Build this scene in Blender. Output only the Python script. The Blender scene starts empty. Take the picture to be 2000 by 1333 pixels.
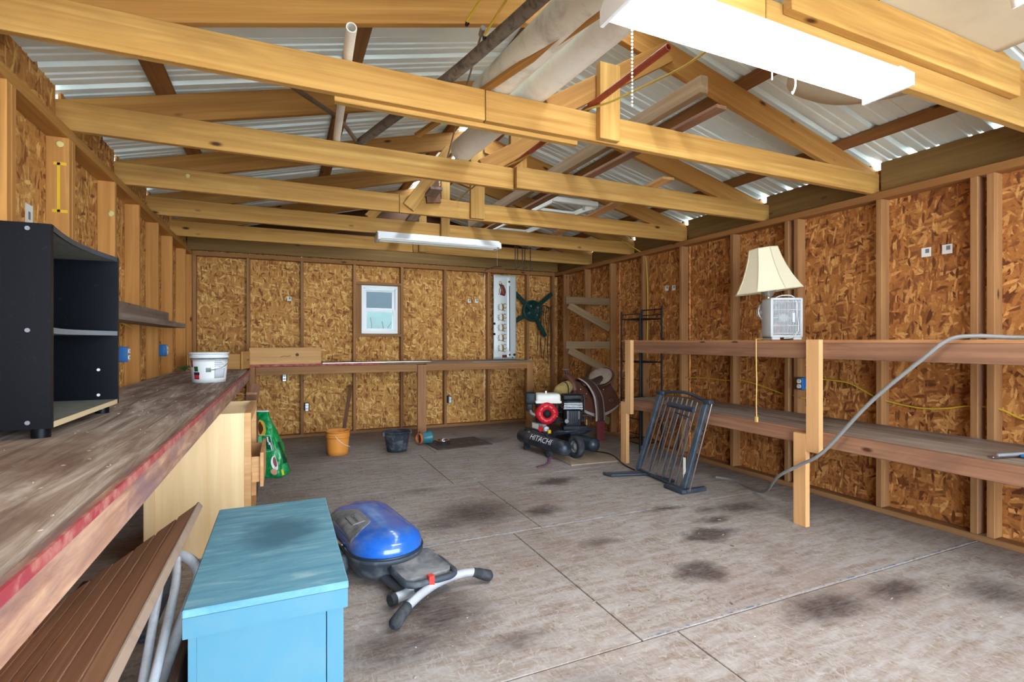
import bpy, bmesh, math, random
from mathutils import Vector, Matrix
random.seed(7)
S = bpy.context.scene
COL = S.collection
PI = math.pi

# ------------------------------------------------------------------ camera
YAW = math.atan(0.448)
cam = bpy.data.cameras.new('camera'); cam.lens = 18.0; cam.sensor_width = 36.0
cam.clip_start = 0.02
camo = bpy.data.objects.new('camera', cam); COL.objects.link(camo)
camo.location = (0, 0, 1.2); camo.rotation_euler = (PI/2, 0, -YAW)
S.camera = camo
# ------------------------------------------------------------------ world and exposure
W = bpy.data.worlds.new('sky'); S.world = W; W.use_nodes = True
bg = W.node_tree.nodes['Background']
bg.inputs[0].default_value = (0.72, 0.86, 1.0, 1); bg.inputs[1].default_value = 6.0
S.view_settings.view_transform = 'Standard'; S.view_settings.look = 'None'
S.view_settings.gamma = 1.0; S.view_settings.use_curve_mapping = False
S.view_settings.exposure = 1.75
pl = bpy.data.lights.new('doorway_portal', 'AREA'); pl.shape = 'RECTANGLE'; pl.size = 4.6; pl.size_y = 2.2
pl.cycles.is_portal = True
po = bpy.data.objects.new('doorway_portal', pl); COL.objects.link(po)
po.location = (1.42, -2.3, 1.1); po.rotation_euler = (PI/2, 0, 0)

# ------------------------------------------------------------------ helpers
def tag(o, label=None, cat=None, group=None, kind=None):
    if label: o['label'] = label
    if cat: o['category'] = cat
    if group: o['group'] = group
    if kind: o['kind'] = kind
    return o
def thing(name, label, cat, loc=(0,0,0), rotz=0, group=None, rot=None):
    o = bpy.data.objects.new(name, None); COL.objects.link(o)
    o.empty_display_size = .1
    o.location = loc; o.rotation_euler = rot if rot else (0, 0, rotz)
    return tag(o, label, cat, group)
def empty_struct(name, loc=(0,0,0)):
    o = bpy.data.objects.new(name, None); COL.objects.link(o); o.location = loc
    o['kind'] = 'structure'; return o
def wloc(p):
    v = Vector((0,0,0))
    while p is not None: v = v + p.location; p = p.parent
    return v
def link(name, me, parent=None, loc=(0,0,0)):
    o = bpy.data.objects.new(name, me); COL.objects.link(o)
    if parent is not None: o.parent = parent
    o.location = loc
    return o
def spline(pts, k=6, closed=False):
    P = [Vector(p) for p in pts]; n = len(P); out = []
    rng = n if closed else n-1
    for i in range(rng):
        if closed: a,b,c,d = P[i-1],P[i],P[(i+1)%n],P[(i+2)%n]
        else: a,b,c,d = P[max(i-1,0)],P[i],P[i+1],P[min(i+2,n-1)]
        for j in range(k):
            t = j/k
            out.append(.5*((2*b)+(c-a)*t+(2*a-5*b+4*c-d)*t*t+(3*b-a-3*c+d)*t*t*t))
    if not closed: out.append(P[-1])
    return out
class MB:
    def __init__(s): s.v=[]; s.f=[]; s.sm=[]
    def add(s, vs, fs, smooth=False, M=None):
        b = len(s.v)
        for p in vs:
            p = Vector(p)
            s.v.append(M @ p if M is not None else p)
        for f in fs: s.f.append([b+i for i in f]); s.sm.append(smooth)
        return s
    def box(s, c, d, rot=None, M=None):
        x,y,z = d[0]/2,d[1]/2,d[2]/2
        vs = [Vector((i,j,k)) for i in (-x,x) for j in (-y,y) for k in (-z,z)]
        if rot is not None:
            R = Matrix.Rotation(rot,3,'Z') if isinstance(rot,(int,float)) else rot
            vs = [R @ v for v in vs]
        vs = [v+Vector(c) for v in vs]
        return s.add(vs, [(0,1,3,2),(4,6,7,5),(0,4,5,1),(2,3,7,6),(0,2,6,4),(1,5,7,3)], False, M)
    def rbox(s, c, d, r=.01, M=None, rot=None, seg=2):
        bm = bmesh.new(); bmesh.ops.create_cube(bm, size=1)
        for v in bm.verts: v.co = Vector((v.co.x*d[0], v.co.y*d[1], v.co.z*d[2]))
        bmesh.ops.bevel(bm, geom=bm.edges[:], offset=min(r, min(d)*.45), segments=seg, affect='EDGES', profile=.5)
        bm.verts.index_update()
        R = Matrix.Identity(3)
        if rot is not None: R = Matrix.Rotation(rot,3,'Z') if isinstance(rot,(int,float)) else rot
        s.add([R @ v.co + Vector(c) for v in bm.verts], [[v.index for v in f.verts] for f in bm.faces], seg>1, M)
        bm.free(); return s
    def cyl(s, p0, p1, r0, r1=None, n=16, cap=True, smooth=True, M=None):
        p0=Vector(p0); p1=Vector(p1); r1 = r0 if r1 is None else r1
        d=(p1-p0).normalized(); a=d.orthogonal().normalized(); b=d.cross(a)
        vs=[]; fs=[]
        for p,r in ((p0,r0),(p1,r1)):
            for i in range(n):
                t=2*PI*i/n; vs.append(p+(a*math.cos(t)+b*math.sin(t))*r)
        for i in range(n): fs.append((i,(i+1)%n,n+(i+1)%n,n+i))
        s.add(vs,fs,smooth,M)
        if cap: s.add(vs[:n],[tuple(range(n))[::-1]],False,M); s.add(vs[n:],[tuple(range(n))],False,M)
        return s
    def tube(s, pts, r, n=8, closed=False, cap=True, M=None, sq=None):
        P=[Vector(p) for p in pts]; m=len(P); vs=[]; fs=[]
        def tan(i):
            if closed: return (P[(i+1)%m]-P[i-1]).normalized()
            return (P[min(i+1,m-1)]-P[max(i-1,0)]).normalized()
        t0=tan(0); a=t0.orthogonal().normalized()
        if abs(t0.z)<.9: a=t0.cross(Vector((0,0,1))).normalized()
        for i in range(m):
            t=tan(i); a=(a-t*a.dot(t)).normalized(); b=t.cross(a)
            rr = r[i] if isinstance(r,(list,tuple)) else r
            for j in range(n):
                q=2*PI*(j+.5)/n; k1=k2=rr
                if sq: k1,k2=sq
                vs.append(P[i]+a*math.cos(q)*k1+b*math.sin(q)*k2)
        for i in range(m if closed else m-1):
            i2=(i+1)%m
            for j in range(n): fs.append((i*n+j,i*n+(j+1)%n,i2*n+(j+1)%n,i2*n+j))
        s.add(vs,fs,n>4,M)
        if cap and not closed: s.add(vs[:n],[tuple(range(n))[::-1]],False,M); s.add(vs[-n:],[tuple(range(n))],False,M)
        return s
    def pipe(s, p0, p1, ro, ri, n=20, M=None):
        p0=Vector(p0);p1=Vector(p1);d=(p1-p0).normalized();a=d.orthogonal().normalized();b=d.cross(a)
        vs=[];fs=[]
        for p,r in ((p0,ro),(p1,ro),(p1,ri),(p0,ri)):
            for i in range(n):
                t=2*PI*i/n; vs.append(p+(a*math.cos(t)+b*math.sin(t))*r)
        for k in range(4):
            k2=(k+1)%4
            s.add([vs[k*n+i] for i in range(n)]+[vs[k2*n+i] for i in range(n)],[(i,(i+1)%n,n+(i+1)%n,n+i) for i in range(n)],k%2==0,M)
        return s
    def lathe(s, prof, n=24, c=(0,0,0), M=None, smooth=True, fn=None):
        vs=[];fs=[];m=len(prof)
        for r,z in prof:
            for i in range(n):
                t=2*PI*i/n; q=r*(fn(t,z) if fn else 1)
                vs.append(Vector((q*math.cos(t),q*math.sin(t),z))+Vector(c))
        for k in range(m-1):
            for i in range(n): fs.append((k*n+i,k*n+(i+1)%n,(k+1)*n+(i+1)%n,(k+1)*n+i))
        s.add(vs,fs,smooth,M)
        if prof[0][0]>1e-4: s.add(vs[:n],[tuple(range(n))[::-1]],False,M)
        if prof[-1][0]>1e-4: s.add(vs[-n:],[tuple(range(n))],False,M)
        return s
    def prism(s, out, z0, z1, M=None, smooth=False):
        n=len(out); vs=[(x,y,z0) for x,y in out]+[(x,y,z1) for x,y in out]
        s.add(vs,[tuple(range(n))[::-1],tuple(range(n,2*n))],False,M)
        s.add(vs,[(i,(i+1)%n,n+(i+1)%n,n+i) for i in range(n)],smooth,M)
        return s
    def sphere(s, c, r, n=16, m=10, sc=(1,1,1), M=None):
        vs=[];fs=[]
        for j in range(m+1):
            p=PI*j/m
            for i in range(n):
                t=2*PI*i/n
                vs.append(Vector((math.sin(p)*math.cos(t)*r*sc[0],math.sin(p)*math.sin(t)*r*sc[1],math.cos(p)*r*sc[2]))+Vector(c))
        for j in range(m):
            for i in range(n): fs.append((j*n+i,(j+1)*n+i,(j+1)*n+(i+1)%n,j*n+(i+1)%n))
        return s.add(vs,fs,True,M)
    def sheet(s, fn, nu, nv, th=.004, M=None, smooth=True):
        g=[[Vector(fn(i/nu,j/nv)) for j in range(nv+1)] for i in range(nu+1)]
        def nrm(i,j):
            a=g[min(i+1,nu)][j]-g[max(i-1,0)][j]; b=g[i][min(j+1,nv)]-g[i][max(j-1,0)]
            n=a.cross(b); return n.normalized() if n.length>1e-9 else Vector((0,0,1))
        w=nv+1; N1=(nu+1)*w
        vs=[g[i][j] for i in range(nu+1) for j in range(w)]+[g[i][j]-nrm(i,j)*th for i in range(nu+1) for j in range(w)]
        fs=[]
        for i in range(nu):
            for j in range(nv):
                a=i*w+j; fs.append((a,a+w,a+w+1,a+1)); fs.append((N1+a,N1+a+1,N1+a+w+1,N1+a+w))
        for i in range(nu):
            a=i*w; fs.append((a,N1+a,N1+a+w,a+w)); a=i*w+nv; fs.append((a,a+w,N1+a+w,N1+a))
        for j in range(nv):
            fs.append((j,j+1,N1+j+1,N1+j)); a=nu*w+j; fs.append((a,N1+a,N1+a+1,a+1))
        return s.add(vs,fs,smooth,M)
    def build(s, name, m, parent=None, local=False, label=None):
        off = Vector((0,0,0))
        if parent is not None and not local: off = wloc(parent)
        me = bpy.data.meshes.new(name)
        me.from_pydata([v-off for v in s.v],[],s.f)
        me.polygons.foreach_set('use_smooth', s.sm)
        me.materials.append(m); me.update()
        bm=bmesh.new(); bm.from_mesh(me); bmesh.ops.recalc_face_normals(bm, faces=bm.faces[:]); bm.to_mesh(me); bm.free()
        o = link(name, me, parent)
        if label: o['label']=label
        return o
def top(mb, name, m, label, cat, group=None, loc=None):
    """one-mesh thing; origin moved to loc"""
    o = mb.build(name, m)
    if loc is not None:
        o.data.transform(Matrix.Translation(-Vector(loc))); o.location = loc
    return tag(o, label, cat, group)
def board(name, p0, p1, w, t, m, parent=None, up=(0,0,1), bev=.0025, local=False, label=None):
    """length along local X from p0 to p1, width w along up (local Y), thickness t (local Z)"""
    p0=Vector(p0); p1=Vector(p1); L=(p1-p0).length; X=(p1-p0)/L
    U=Vector(up); Y=(U-X*U.dot(X)).normalized(); Z=X.cross(Y)
    bm=bmesh.new(); bmesh.ops.create_cube(bm,size=1)
    for v in bm.verts: v.co=Vector((v.co.x*L,v.co.y*w,v.co.z*t))
    if bev: bmesh.ops.bevel(bm,geom=bm.edges[:],offset=min(bev,t*.3),segments=1,affect='EDGES')
    me=bpy.data.meshes.new(name); bm.to_mesh(me); bm.free(); me.materials.append(m)
    o=link(name,me,parent)
    off=wloc(parent) if (parent is not None and not local) else Vector((0,0,0))
    R=Matrix((X,Y,Z)).transposed()
    o.location=(p0+p1)/2-off; o.rotation_euler=R.to_euler()
    if label: o['label']=label
    return o
def text_mesh(txt, size, align='CENTER'):
    cu=bpy.data.curves.new('t','FONT'); cu.body=txt; cu.size=size; cu.align_x=align; cu.align_y='CENTER'; cu.resolution_u=3
    o=bpy.data.objects.new('t',cu); COL.objects.link(o)
    dg=bpy.context.evaluated_depsgraph_get(); dg.update()
    me=o.evaluated_get(dg).to_mesh()
    bm=bmesh.new(); bm.from_mesh(me); bmesh.ops.triangulate(bm,faces=bm.faces[:])
    for _ in range(4):
        es=[e for e in bm.edges if e.calc_length()>size*.16]
        if not es: break
        bmesh.ops.subdivide_edges(bm,edges=es,cuts=1); bmesh.ops.triangulate(bm,faces=bm.faces[:])
    bm.verts.index_update()
    vs=[v.co.copy() for v in bm.verts]; fs=[[v.index for v in f.verts] for f in bm.faces]; bm.free()
    o.evaluated_get(dg).to_mesh_clear()
    bpy.data.objects.remove(o); bpy.data.curves.remove(cu)
    return vs,fs

# ------------------------------------------------------------------ materials
def mk(name):
    m=bpy.data.materials.new(name); m.use_nodes=True; nt=m.node_tree
    return m,nt,nt.nodes['Principled BSDF']
def nd(nt,t,**k):
    n=nt.nodes.new(t)
    for a,b in k.items():
        if a.startswith('i_'):
            key=a[2:]; key=int(key) if key.isdigit() else key
            if hasattr(b,'is_linked') or hasattr(b,'links'): nt.links.new(b,n.inputs[key])
            else: n.inputs[key].default_value=b
        else: setattr(n,a,b)
    return n
def math_(nt,op,a,b=None,c=None,clamp=False):
    n=nt.nodes.new('ShaderNodeMath'); n.operation=op; n.use_clamp=clamp
    for i,x in enumerate((a,b,c)):
        if x is None: continue
        if hasattr(x,'links'): nt.links.new(x,n.inputs[i])
        else: n.inputs[i].default_value=x
    return n.outputs[0]
def mixc(nt,fac,a,b,mode='MIX'):
    n=nt.nodes.new('ShaderNodeMix'); n.data_type='RGBA'; n.blend_type=mode
    for key,x in ((0,fac),(6,a),(7,b)):
        if hasattr(x,'links'): nt.links.new(x,n.inputs[key])
        else: n.inputs[key].default_value = x if key==0 else (tuple(x)+(1,) if len(x)==3 else x)
    return n.outputs[2]
def ramp(nt,fac,stops):
    n=nt.nodes.new('ShaderNodeValToRGB'); e=n.color_ramp.elements
    while len(e)<len(stops): e.new(.5)
    for i,(p,c) in enumerate(stops):
        e[i].position=p; e[i].color=tuple(c)+(1,) if len(c)==3 else c
    nt.links.new(fac,n.inputs[0]); return n.outputs[0]
def srgb(r,g,b):
    f=lambda c:(c/255/12.92) if c/255<=.04045 else ((c/255+.055)/1.055)**2.4
    return (f(r),f(g),f(b))
def coords(nt,scale=(1,1,1),rnd=True,rot=(0,0,0),kind='Object'):
    tc=nt.nodes.new('ShaderNodeTexCoord'); v=tc.outputs[kind]
    if rnd:
        oi=nt.nodes.new('ShaderNodeObjectInfo')
        r=nd(nt,'ShaderNodeVectorMath',operation='SCALE'); r.inputs[0].default_value=(17.3,9.1,5.7); nt.links.new(oi.outputs['Random'],r.inputs['Scale'])
        a=nd(nt,'ShaderNodeVectorMath',operation='ADD'); nt.links.new(v,a.inputs[0]); nt.links.new(r.outputs[0],a.inputs[1]); v=a.outputs[0]
    mp=nd(nt,'ShaderNodeMapping'); nt.links.new(v,mp.inputs[0]); mp.inputs['Scale'].default_value=scale; mp.inputs['Rotation'].default_value=rot
    return mp.outputs[0]
def noise(nt,v,scale=1,detail=3,rough=.5,dist=0,dim='3D'):
    n=nd(nt,'ShaderNodeTexNoise',noise_dimensions=dim); nt.links.new(v,n.inputs['Vector'])
    n.inputs['Scale'].default_value=scale; n.inputs['Detail'].default_value=detail; n.inputs['Roughness'].default_value=rough; n.inputs['Distortion'].default_value=dist
    return n.outputs['Fac']
def bump(nt,bs,h,st=.3,d=.004):
    b=nd(nt,'ShaderNodeBump'); b.inputs['Strength'].default_value=st; b.inputs['Distance'].default_value=d
    nt.links.new(h,b.inputs['Height']); nt.links.new(b.outputs[0],bs.inputs['Normal'])
def wood(name,lo,hi,knots=True,rough=.7,stain=None,stain_amt=.5,axis=0,var=.25,fine=34,knot_c=(70,38,18)):
    """grain along the local axis; lo/hi sRGB tones"""
    m,nt,bs=mk(name)
    sc=[fine]*3; sc[axis]=1.1
    v=coords(nt,tuple(sc))
    g=noise(nt,v,1.0,4,.6,.7)
    sc2=[9]*3; sc2[axis]=.5
    g2=noise(nt,coords(nt,tuple(sc2)),1.0,2,.5,1.5)
    f=math_(nt,'ADD',math_(nt,'MULTIPLY',g,.55),math_(nt,'MULTIPLY',g2,.45))
    c=ramp(nt,f,[(.30,srgb(*lo)),(.52,srgb(*[(a+b)/2 for a,b in zip(lo,hi)])),(.70,srgb(*hi))])
    if stain:
        sg=noise(nt,coords(nt,(1.2,3,3) if axis==0 else (2,2,2)),1.0,4,.6,.4)
        k=math_(nt,'MULTIPLY',ramp(nt,sg,[(.50,(0,0,0)),(.68,(1,1,1))]),stain_amt)
        c=mixc(nt,k,c,srgb(*stain))
    if knots:
        ks=[6.5]*3; ks[axis]=2.6
        vo=nd(nt,'ShaderNodeTexVoronoi'); nt.links.new(coords(nt,tuple(ks)),vo.inputs['Vector']); vo.inputs['Scale'].default_value=1.0
        k=ramp(nt,vo.outputs['Distance'],[(.05,(1,1,1)),(.11,(0,0,0))])
        c=mixc(nt,k,c,srgb(*knot_c))
    oi=nt.nodes.new('ShaderNodeObjectInfo')
    hs=nd(nt,'ShaderNodeHueSaturation'); nt.links.new(c,hs.inputs['Color'])
    nt.links.new(math_(nt,'ADD',math_(nt,'MULTIPLY',oi.outputs['Random'],var),1-var*.6),hs.inputs['Value'])
    nt.links.new(hs.outputs[0],bs.inputs['Base Color']); bs.inputs['Roughness'].default_value=rough
    bs.inputs['Specular IOR Level'].default_value=.25
    bump(nt,bs,g,.25,.002)
    return m
def osb(name,base,light,dark,size=(.135,.031),layers=7,contrast=1.0,rough=.75,post=None):
    m,nt,bs=mk(name)
    tc=coords(nt,(1,1,1))
    wob=nd(nt,'ShaderNodeTexNoise'); nt.links.new(tc,wob.inputs['Vector']); wob.inputs['Scale'].default_value=9; wob.inputs['Detail'].default_value=1
    wv=nd(nt,'ShaderNodeVectorMath',operation='MULTIPLY_ADD'); nt.links.new(wob.outputs['Color'],wv.inputs[0]); wv.inputs[1].default_value=(.035,.035,0); nt.links.new(tc,wv.inputs[2])
    big=noise(nt,tc,3.0,3,.6)
    c=ramp(nt,big,[(.3,srgb(*dark)),(.62,srgb(*base))])
    hgt=None
    for i,a in enumerate((.2,1.35,2.45,.8,1.95,2.95,1.62)[:layers]):
        k=(1.15,.8,1.0,.62,.9,.7,.55)[i]
        mp=nd(nt,'ShaderNodeMapping'); nt.links.new(wv.outputs[0],mp.inputs[0])
        mp.vector_type='TEXTURE'
        mp.inputs['Rotation'].default_value=(0,0,a); mp.inputs['Scale'].default_value=(size[0]*k,size[1]*k,1); mp.inputs['Location'].default_value=(i*3.1,i*1.7,0)
        vo=nd(nt,'ShaderNodeTexVoronoi',voronoi_dimensions='2D'); nt.links.new(mp.outputs[0],vo.inputs['Vector']); vo.inputs['Scale'].default_value=1.0
        sep=nd(nt,'ShaderNodeSeparateColor'); nt.links.new(vo.outputs['Color'],sep.inputs[0])
        mask=math_(nt,'MULTIPLY',ramp(nt,sep.outputs[0],[(.60,(0,0,0)),(.63,(1,1,1))]),ramp(nt,vo.outputs['Distance'],[(.40,(1,1,1)),(.58,(0,0,0))]))
        mask=math_(nt,'MULTIPLY',mask,contrast)
        fc=ramp(nt,sep.outputs[1],[(.0,srgb(*dark)),(.35,srgb(*base)),(.62,srgb(*base)),(1,srgb(*light))])
        c=mixc(nt,mask,c,fc)
        hgt=math_(nt,'MULTIPLY',mask,sep.outputs[1]) if hgt is None else math_(nt,'MAXIMUM',hgt,math_(nt,'MULTIPLY',mask,sep.outputs[1]))
    fine=noise(nt,tc,70,4,.75)
    c=mixc(nt,math_(nt,'MULTIPLY',ramp(nt,fine,[(.44,(0,0,0)),(.68,(1,1,1))]),.35),c,srgb(*dark))
    if post: c=post(nt,c)
    nt.links.new(c,bs.inputs['Base Color']); bs.inputs['Roughness'].default_value=rough
    bs.inputs['Specular IOR Level'].default_value=.25
    bump(nt,bs,hgt,.35,.002)
    return m
def plain(name,c,rough=.5,metal=0,dirt=None,dirt_amt=.4,dirt_scale=6,spec=.4,trans=0,ior=1.45,bumpy=0,coat=0,rnd=False,dirt_lo=.48,dirt_hi=.72):
    m,nt,bs=mk(name); c=srgb(*c)
    if dirt:
        n=noise(nt,coords(nt,(1,1,1),rnd),dirt_scale,5,.65,.3)
        k=math_(nt,'MULTIPLY',ramp(nt,n,[(dirt_lo,(0,0,0)),(dirt_hi,(1,1,1))]),dirt_amt)
        cc=mixc(nt,k,c,srgb(*dirt)); nt.links.new(cc,bs.inputs['Base Color'])
        nt.links.new(math_(nt,'ADD',math_(nt,'MULTIPLY',k,.4),rough,clamp=True),bs.inputs['Roughness'])
        if bumpy: bump(nt,bs,n,bumpy,.003)
    else:
        bs.inputs['Base Color'].default_value=c+(1,); bs.inputs['Roughness'].default_value=rough
    bs.inputs['Metallic'].default_value=metal; bs.inputs['Specular IOR Level'].default_value=spec
    bs.inputs['IOR'].default_value=ior; bs.inputs['Transmission Weight'].default_value=trans
    bs.inputs['Coat Weight'].default_value=coat
    return m
def emit(name,c,st):
    m,nt,bs=mk(name); bs.inputs['Base Color'].default_value=c+(1,)
    bs.inputs['Emission Color'].default_value=c+(1,); bs.inputs['Emission Strength'].default_value=st
    return m

M={}
M['truss']=wood('golden_pine',(160,112,52),(210,166,94),stain=(120,84,46),stain_amt=.35)
M['rafter']=wood('brown_pine',(150,100,46),(194,144,76))
M['stud']=wood('stud_pine',(134,90,52),(176,130,84),stain=(110,84,62),stain_amt=.3)
M['studl']=wood('stud_pine_yellow',(170,112,52),(212,156,88))
M['plate']=wood('plate_pine',(128,84,44),(160,112,64))
M['purlin']=wood('purlin_brown',(116,76,42),(152,106,62))
M['rim']=wood('rim_board',(116,88,50),(146,114,66))
M['newpost']=wood('new_pine',(196,144,92),(224,178,126),knots=False,var=.12)
M['old']=wood('weathered_grey_wood',(112,96,84),(168,150,134),stain=(92,62,46),stain_amt=.6)
M['oldbrown']=wood('weathered_brown_beam',(112,76,56),(158,116,88),stain=(84,58,46),stain_amt=.6)
M['benchbeam']=wood('bench_beam',(140,94,60),(184,134,92))
M['paleply']=wood('pale_plywood',(222,184,132),(240,210,164),knots=False,var=.1,rough=.45,axis=2,fine=20)
M['knotty']=wood('knotty_board',(178,128,76),(216,172,116),var=.1)
M['slat']=wood('brown_slat',(166,122,94),(206,162,132),knots=False,var=.2,fine=26)
M['bracket']=wood('bracket_wood',(108,86,60),(146,120,88))
M['slatdark']=wood('dark_slat',(52,36,30),(84,60,48),knots=False,var=.2)
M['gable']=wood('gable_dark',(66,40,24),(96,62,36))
M['osb']=osb('osb_wall',(200,144,76),(240,196,120),(126,72,34))
M['osbr']=osb('osb_wall_red',(174,112,56),(222,164,96),(96,50,24))
# ------------------------------------------------------------------ floor material (weathered boards, spills and ground-in dirt)
STAINS=[(2.13,3.85,.22,.10,.75),(1.22,3.36,.34,.28,.6),(.98,3.25,.24,.18,.45),(1.66,3.21,.16,.12,.65),(2.50,2.89,.17,.06,.6),(2.40,2.40,.19,.10,.85),
 (1.98,2.02,.15,.12,.9),(2.24,1.53,.24,.12,.7),(2.70,1.50,.22,.10,.7),(1.72,2.57,.15,.06,.4),(.62,2.20,.26,.26,.6),(.45,2.03,.28,.16,.5),(.85,1.86,.16,.07,.4),
 (3.10,1.28,.20,.14,.5),(2.65,2.58,.15,.07,.6),(3.0,2.70,.26,.12,.55),(1.0,4.03,.22,.08,.3),(.9,1.5,.30,.12,.3),(2.75,2.75,.12,.08,.5),(2.1,5.8,.40,.22,.6),
 (2.55,2.4,.12,.05,.5),(.3,5.8,.3,.4,.35),(2.35,1.85,.1,.04,.25),(1.35,1.2,.3,.1,.3)]
def floor_post(nt,c):
    g=nt.nodes.new('ShaderNodeNewGeometry'); pos=g.outputs['Position']
    # dust: pale film in streaks
    mp=nd(nt,'ShaderNodeMapping'); nt.links.new(pos,mp.inputs[0]); mp.inputs['Scale'].default_value=(5,22,1); mp.inputs['Rotation'].default_value=(0,0,.25)
    dz=noise(nt,mp.outputs[0],1.0,5,.65,.5)
    c=mixc(nt,math_(nt,'MULTIPLY',ramp(nt,dz,[(.36,(0,0,0)),(.66,(1,1,1))]),.62),c,srgb(170,164,162))
    br=noise(nt,pos,.9,4,.6)
    c=mixc(nt,math_(nt,'MULTIPLY',ramp(nt,br,[(.48,(0,0,0)),(.66,(1,1,1))]),.35),c,srgb(112,86,70))
    wn=nd(nt,'ShaderNodeTexNoise'); nt.links.new(pos,wn.inputs['Vector']); wn.inputs['Scale'].default_value=7; wn.inputs['Detail'].default_value=6; wn.inputs['Roughness'].default_value=.7
    wob=nd(nt,'ShaderNodeVectorMath',operation='MULTIPLY_ADD'); nt.links.new(wn.outputs['Color'],wob.inputs[0]); wob.inputs[1].default_value=(.26,.2,0); nt.links.new(pos,wob.inputs[2])
    acc=None
    for x,y,rx,ry,a in STAINS:
        s=nd(nt,'ShaderNodeVectorMath',operation='SUBTRACT'); nt.links.new(wob.outputs[0],s.inputs[0]); s.inputs[1].default_value=(x+.13,y+.10,0)
        d=nd(nt,'ShaderNodeVectorMath',operation='MULTIPLY'); nt.links.new(s.outputs[0],d.inputs[0]); d.inputs[1].default_value=(1/rx,1/ry,0)
        l=nd(nt,'ShaderNodeVectorMath',operation='LENGTH'); nt.links.new(d.outputs[0],l.inputs[0])
        k=math_(nt,'MULTIPLY',math_(nt,'SUBTRACT',1.25,l.outputs['Value'],clamp=True),a*1.5)
        acc=k if acc is None else math_(nt,'MAXIMUM',acc,k)
    fn=noise(nt,mp.outputs[0],3.0,4,.7)
    acc=math_(nt,'MULTIPLY',math_(nt,'MINIMUM',acc,.86),math_(nt,'ADD',math_(nt,'MULTIPLY',fn,1.3),.30),clamp=True)
    c=mixc(nt,acc,c,srgb(62,48,44))
    sp=nd(nt,'ShaderNodeTexVoronoi'); nt.links.new(pos,sp.inputs['Vector']); sp.inputs['Scale'].default_value=16
    k=ramp(nt,sp.outputs['Distance'],[(.035,(1,1,1)),(.06,(0,0,0))])
    sc=nd(nt,'ShaderNodeSeparateColor'); nt.links.new(sp.outputs['Color'],sc.inputs[0])
    k2=math_(nt,'MULTIPLY',k,ramp(nt,sc.outputs[0],[(.55,(0,0,0)),(.6,(1,1,1))]))
    c=mixc(nt,k2,c,mixc(nt,ramp(nt,sc.outputs[1],[(.5,(0,0,0)),(.52,(1,1,1))]),srgb(50,40,36),srgb(225,222,216)))
    return c
M['floor']=osb('worn_floor_sheet',(144,128,116),(172,162,154),(110,92,80),size=(.07,.012),contrast=.6,rough=.85,post=floor_post)
def dusty_post(nt,c):
    return c
def benchtop():
    m,nt,bs=mk('dusty_plywood_benchtop')
    v=coords(nt,(16,1.3,16),False); g=noise(nt,v,1,6,.7,1.2)
    c=ramp(nt,g,[(.30,srgb(92,74,62)),(.45,srgb(138,118,104)),(.58,srgb(172,156,142)),(.72,srgb(208,196,182))])
    n=noise(nt,coords(nt,(2.2,1.2,1),False),1.6,4,.6,.5)
    c=mixc(nt,math_(nt,'MULTIPLY',ramp(nt,n,[(.5,(0,0,0)),(.66,(1,1,1))]),.6),c,srgb(96,72,58))
    vo=nd(nt,'ShaderNodeTexVoronoi'); nt.links.new(coords(nt,(1,1,1),False),vo.inputs['Vector']); vo.inputs['Scale'].default_value=30
    sc=nd(nt,'ShaderNodeSeparateColor'); nt.links.new(vo.outputs['Color'],sc.inputs[0])
    k=math_(nt,'MULTIPLY',ramp(nt,vo.outputs['Distance'],[(.10,(1,1,1)),(.16,(0,0,0))]),ramp(nt,sc.outputs[0],[(.82,(0,0,0)),(.85,(1,1,1))]))
    c=mixc(nt,k,c,srgb(224,214,200))
    nt.links.new(c,bs.inputs['Base Color']); bs.inputs['Roughness'].default_value=.8; bs.inputs['Specular IOR Level'].default_value=.25
    bump(nt,bs,g,.5,.004); return m
M['benchtop']=benchtop()
def fascia():
    m,nt,bs=mk('stained_fascia_board')
    g=noise(nt,coords(nt,(24,3,24),False),1,5,.65,.6)
    c=ramp(nt,g,[(.3,srgb(120,84,70)),(.5,srgb(166,124,102)),(.7,srgb(206,166,134))])
    n=noise(nt,coords(nt,(6,2.5,6),False),1,5,.6,.6)
    c=mixc(nt,math_(nt,'MULTIPLY',ramp(nt,n,[(.46,(0,0,0)),(.64,(1,1,1))]),.75),c,srgb(122,92,98))
    nt.links.new(c,bs.inputs['Base Color']); bs.inputs['Roughness'].default_value=.7; bump(nt,bs,g,.3,.002); return m
M['fascia']=fascia()
M['redpaint']=plain('worn_red_paint',(150,56,64),.65,dirt=(176,120,106),dirt_amt=.9,dirt_scale=22,dirt_lo=.42,dirt_hi=.62)
M['metal_roof']=plain('galvalume_sheet',(232,244,240),.34,.10,dirt=(206,218,216),dirt_amt=.4,dirt_scale=3,spec=.5)
M['black']=plain('black_laminate',(9,12,18),.38,dirt=(50,54,58),dirt_amt=.35,dirt_scale=60,spec=.25,dirt_lo=.60,dirt_hi=.74)
M['white']=plain('white_enamel',(232,234,234),.35)
M['offwhite']=plain('ivory_plastic',(222,220,210),.4)
M['dark']=plain('dark_recess',(18,18,20),.7)
M['darkmetal']=plain('black_steel',(28,28,30),.45,.5)
M['grey']=plain('grey_plastic',(126,126,128),.5)
M['chrome']=plain('chrome',(220,220,222),.12,1)
M['steel']=plain('brushed_steel',(176,178,182),.28,1)
M['yellow']=plain('yellow_cable',(206,170,48),.5)
M['bluebox']=plain('blue_outlet_box',(32,96,160),.45)
M['rubber']=plain('black_rubber',(38,40,44),.8,dirt=(92,92,96),dirt_amt=.5,dirt_scale=20)
M['pvc']=plain('dirty_white_pvc',(230,224,206),.5,dirt=(126,104,84),dirt_amt=.6,dirt_scale=7)
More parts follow.
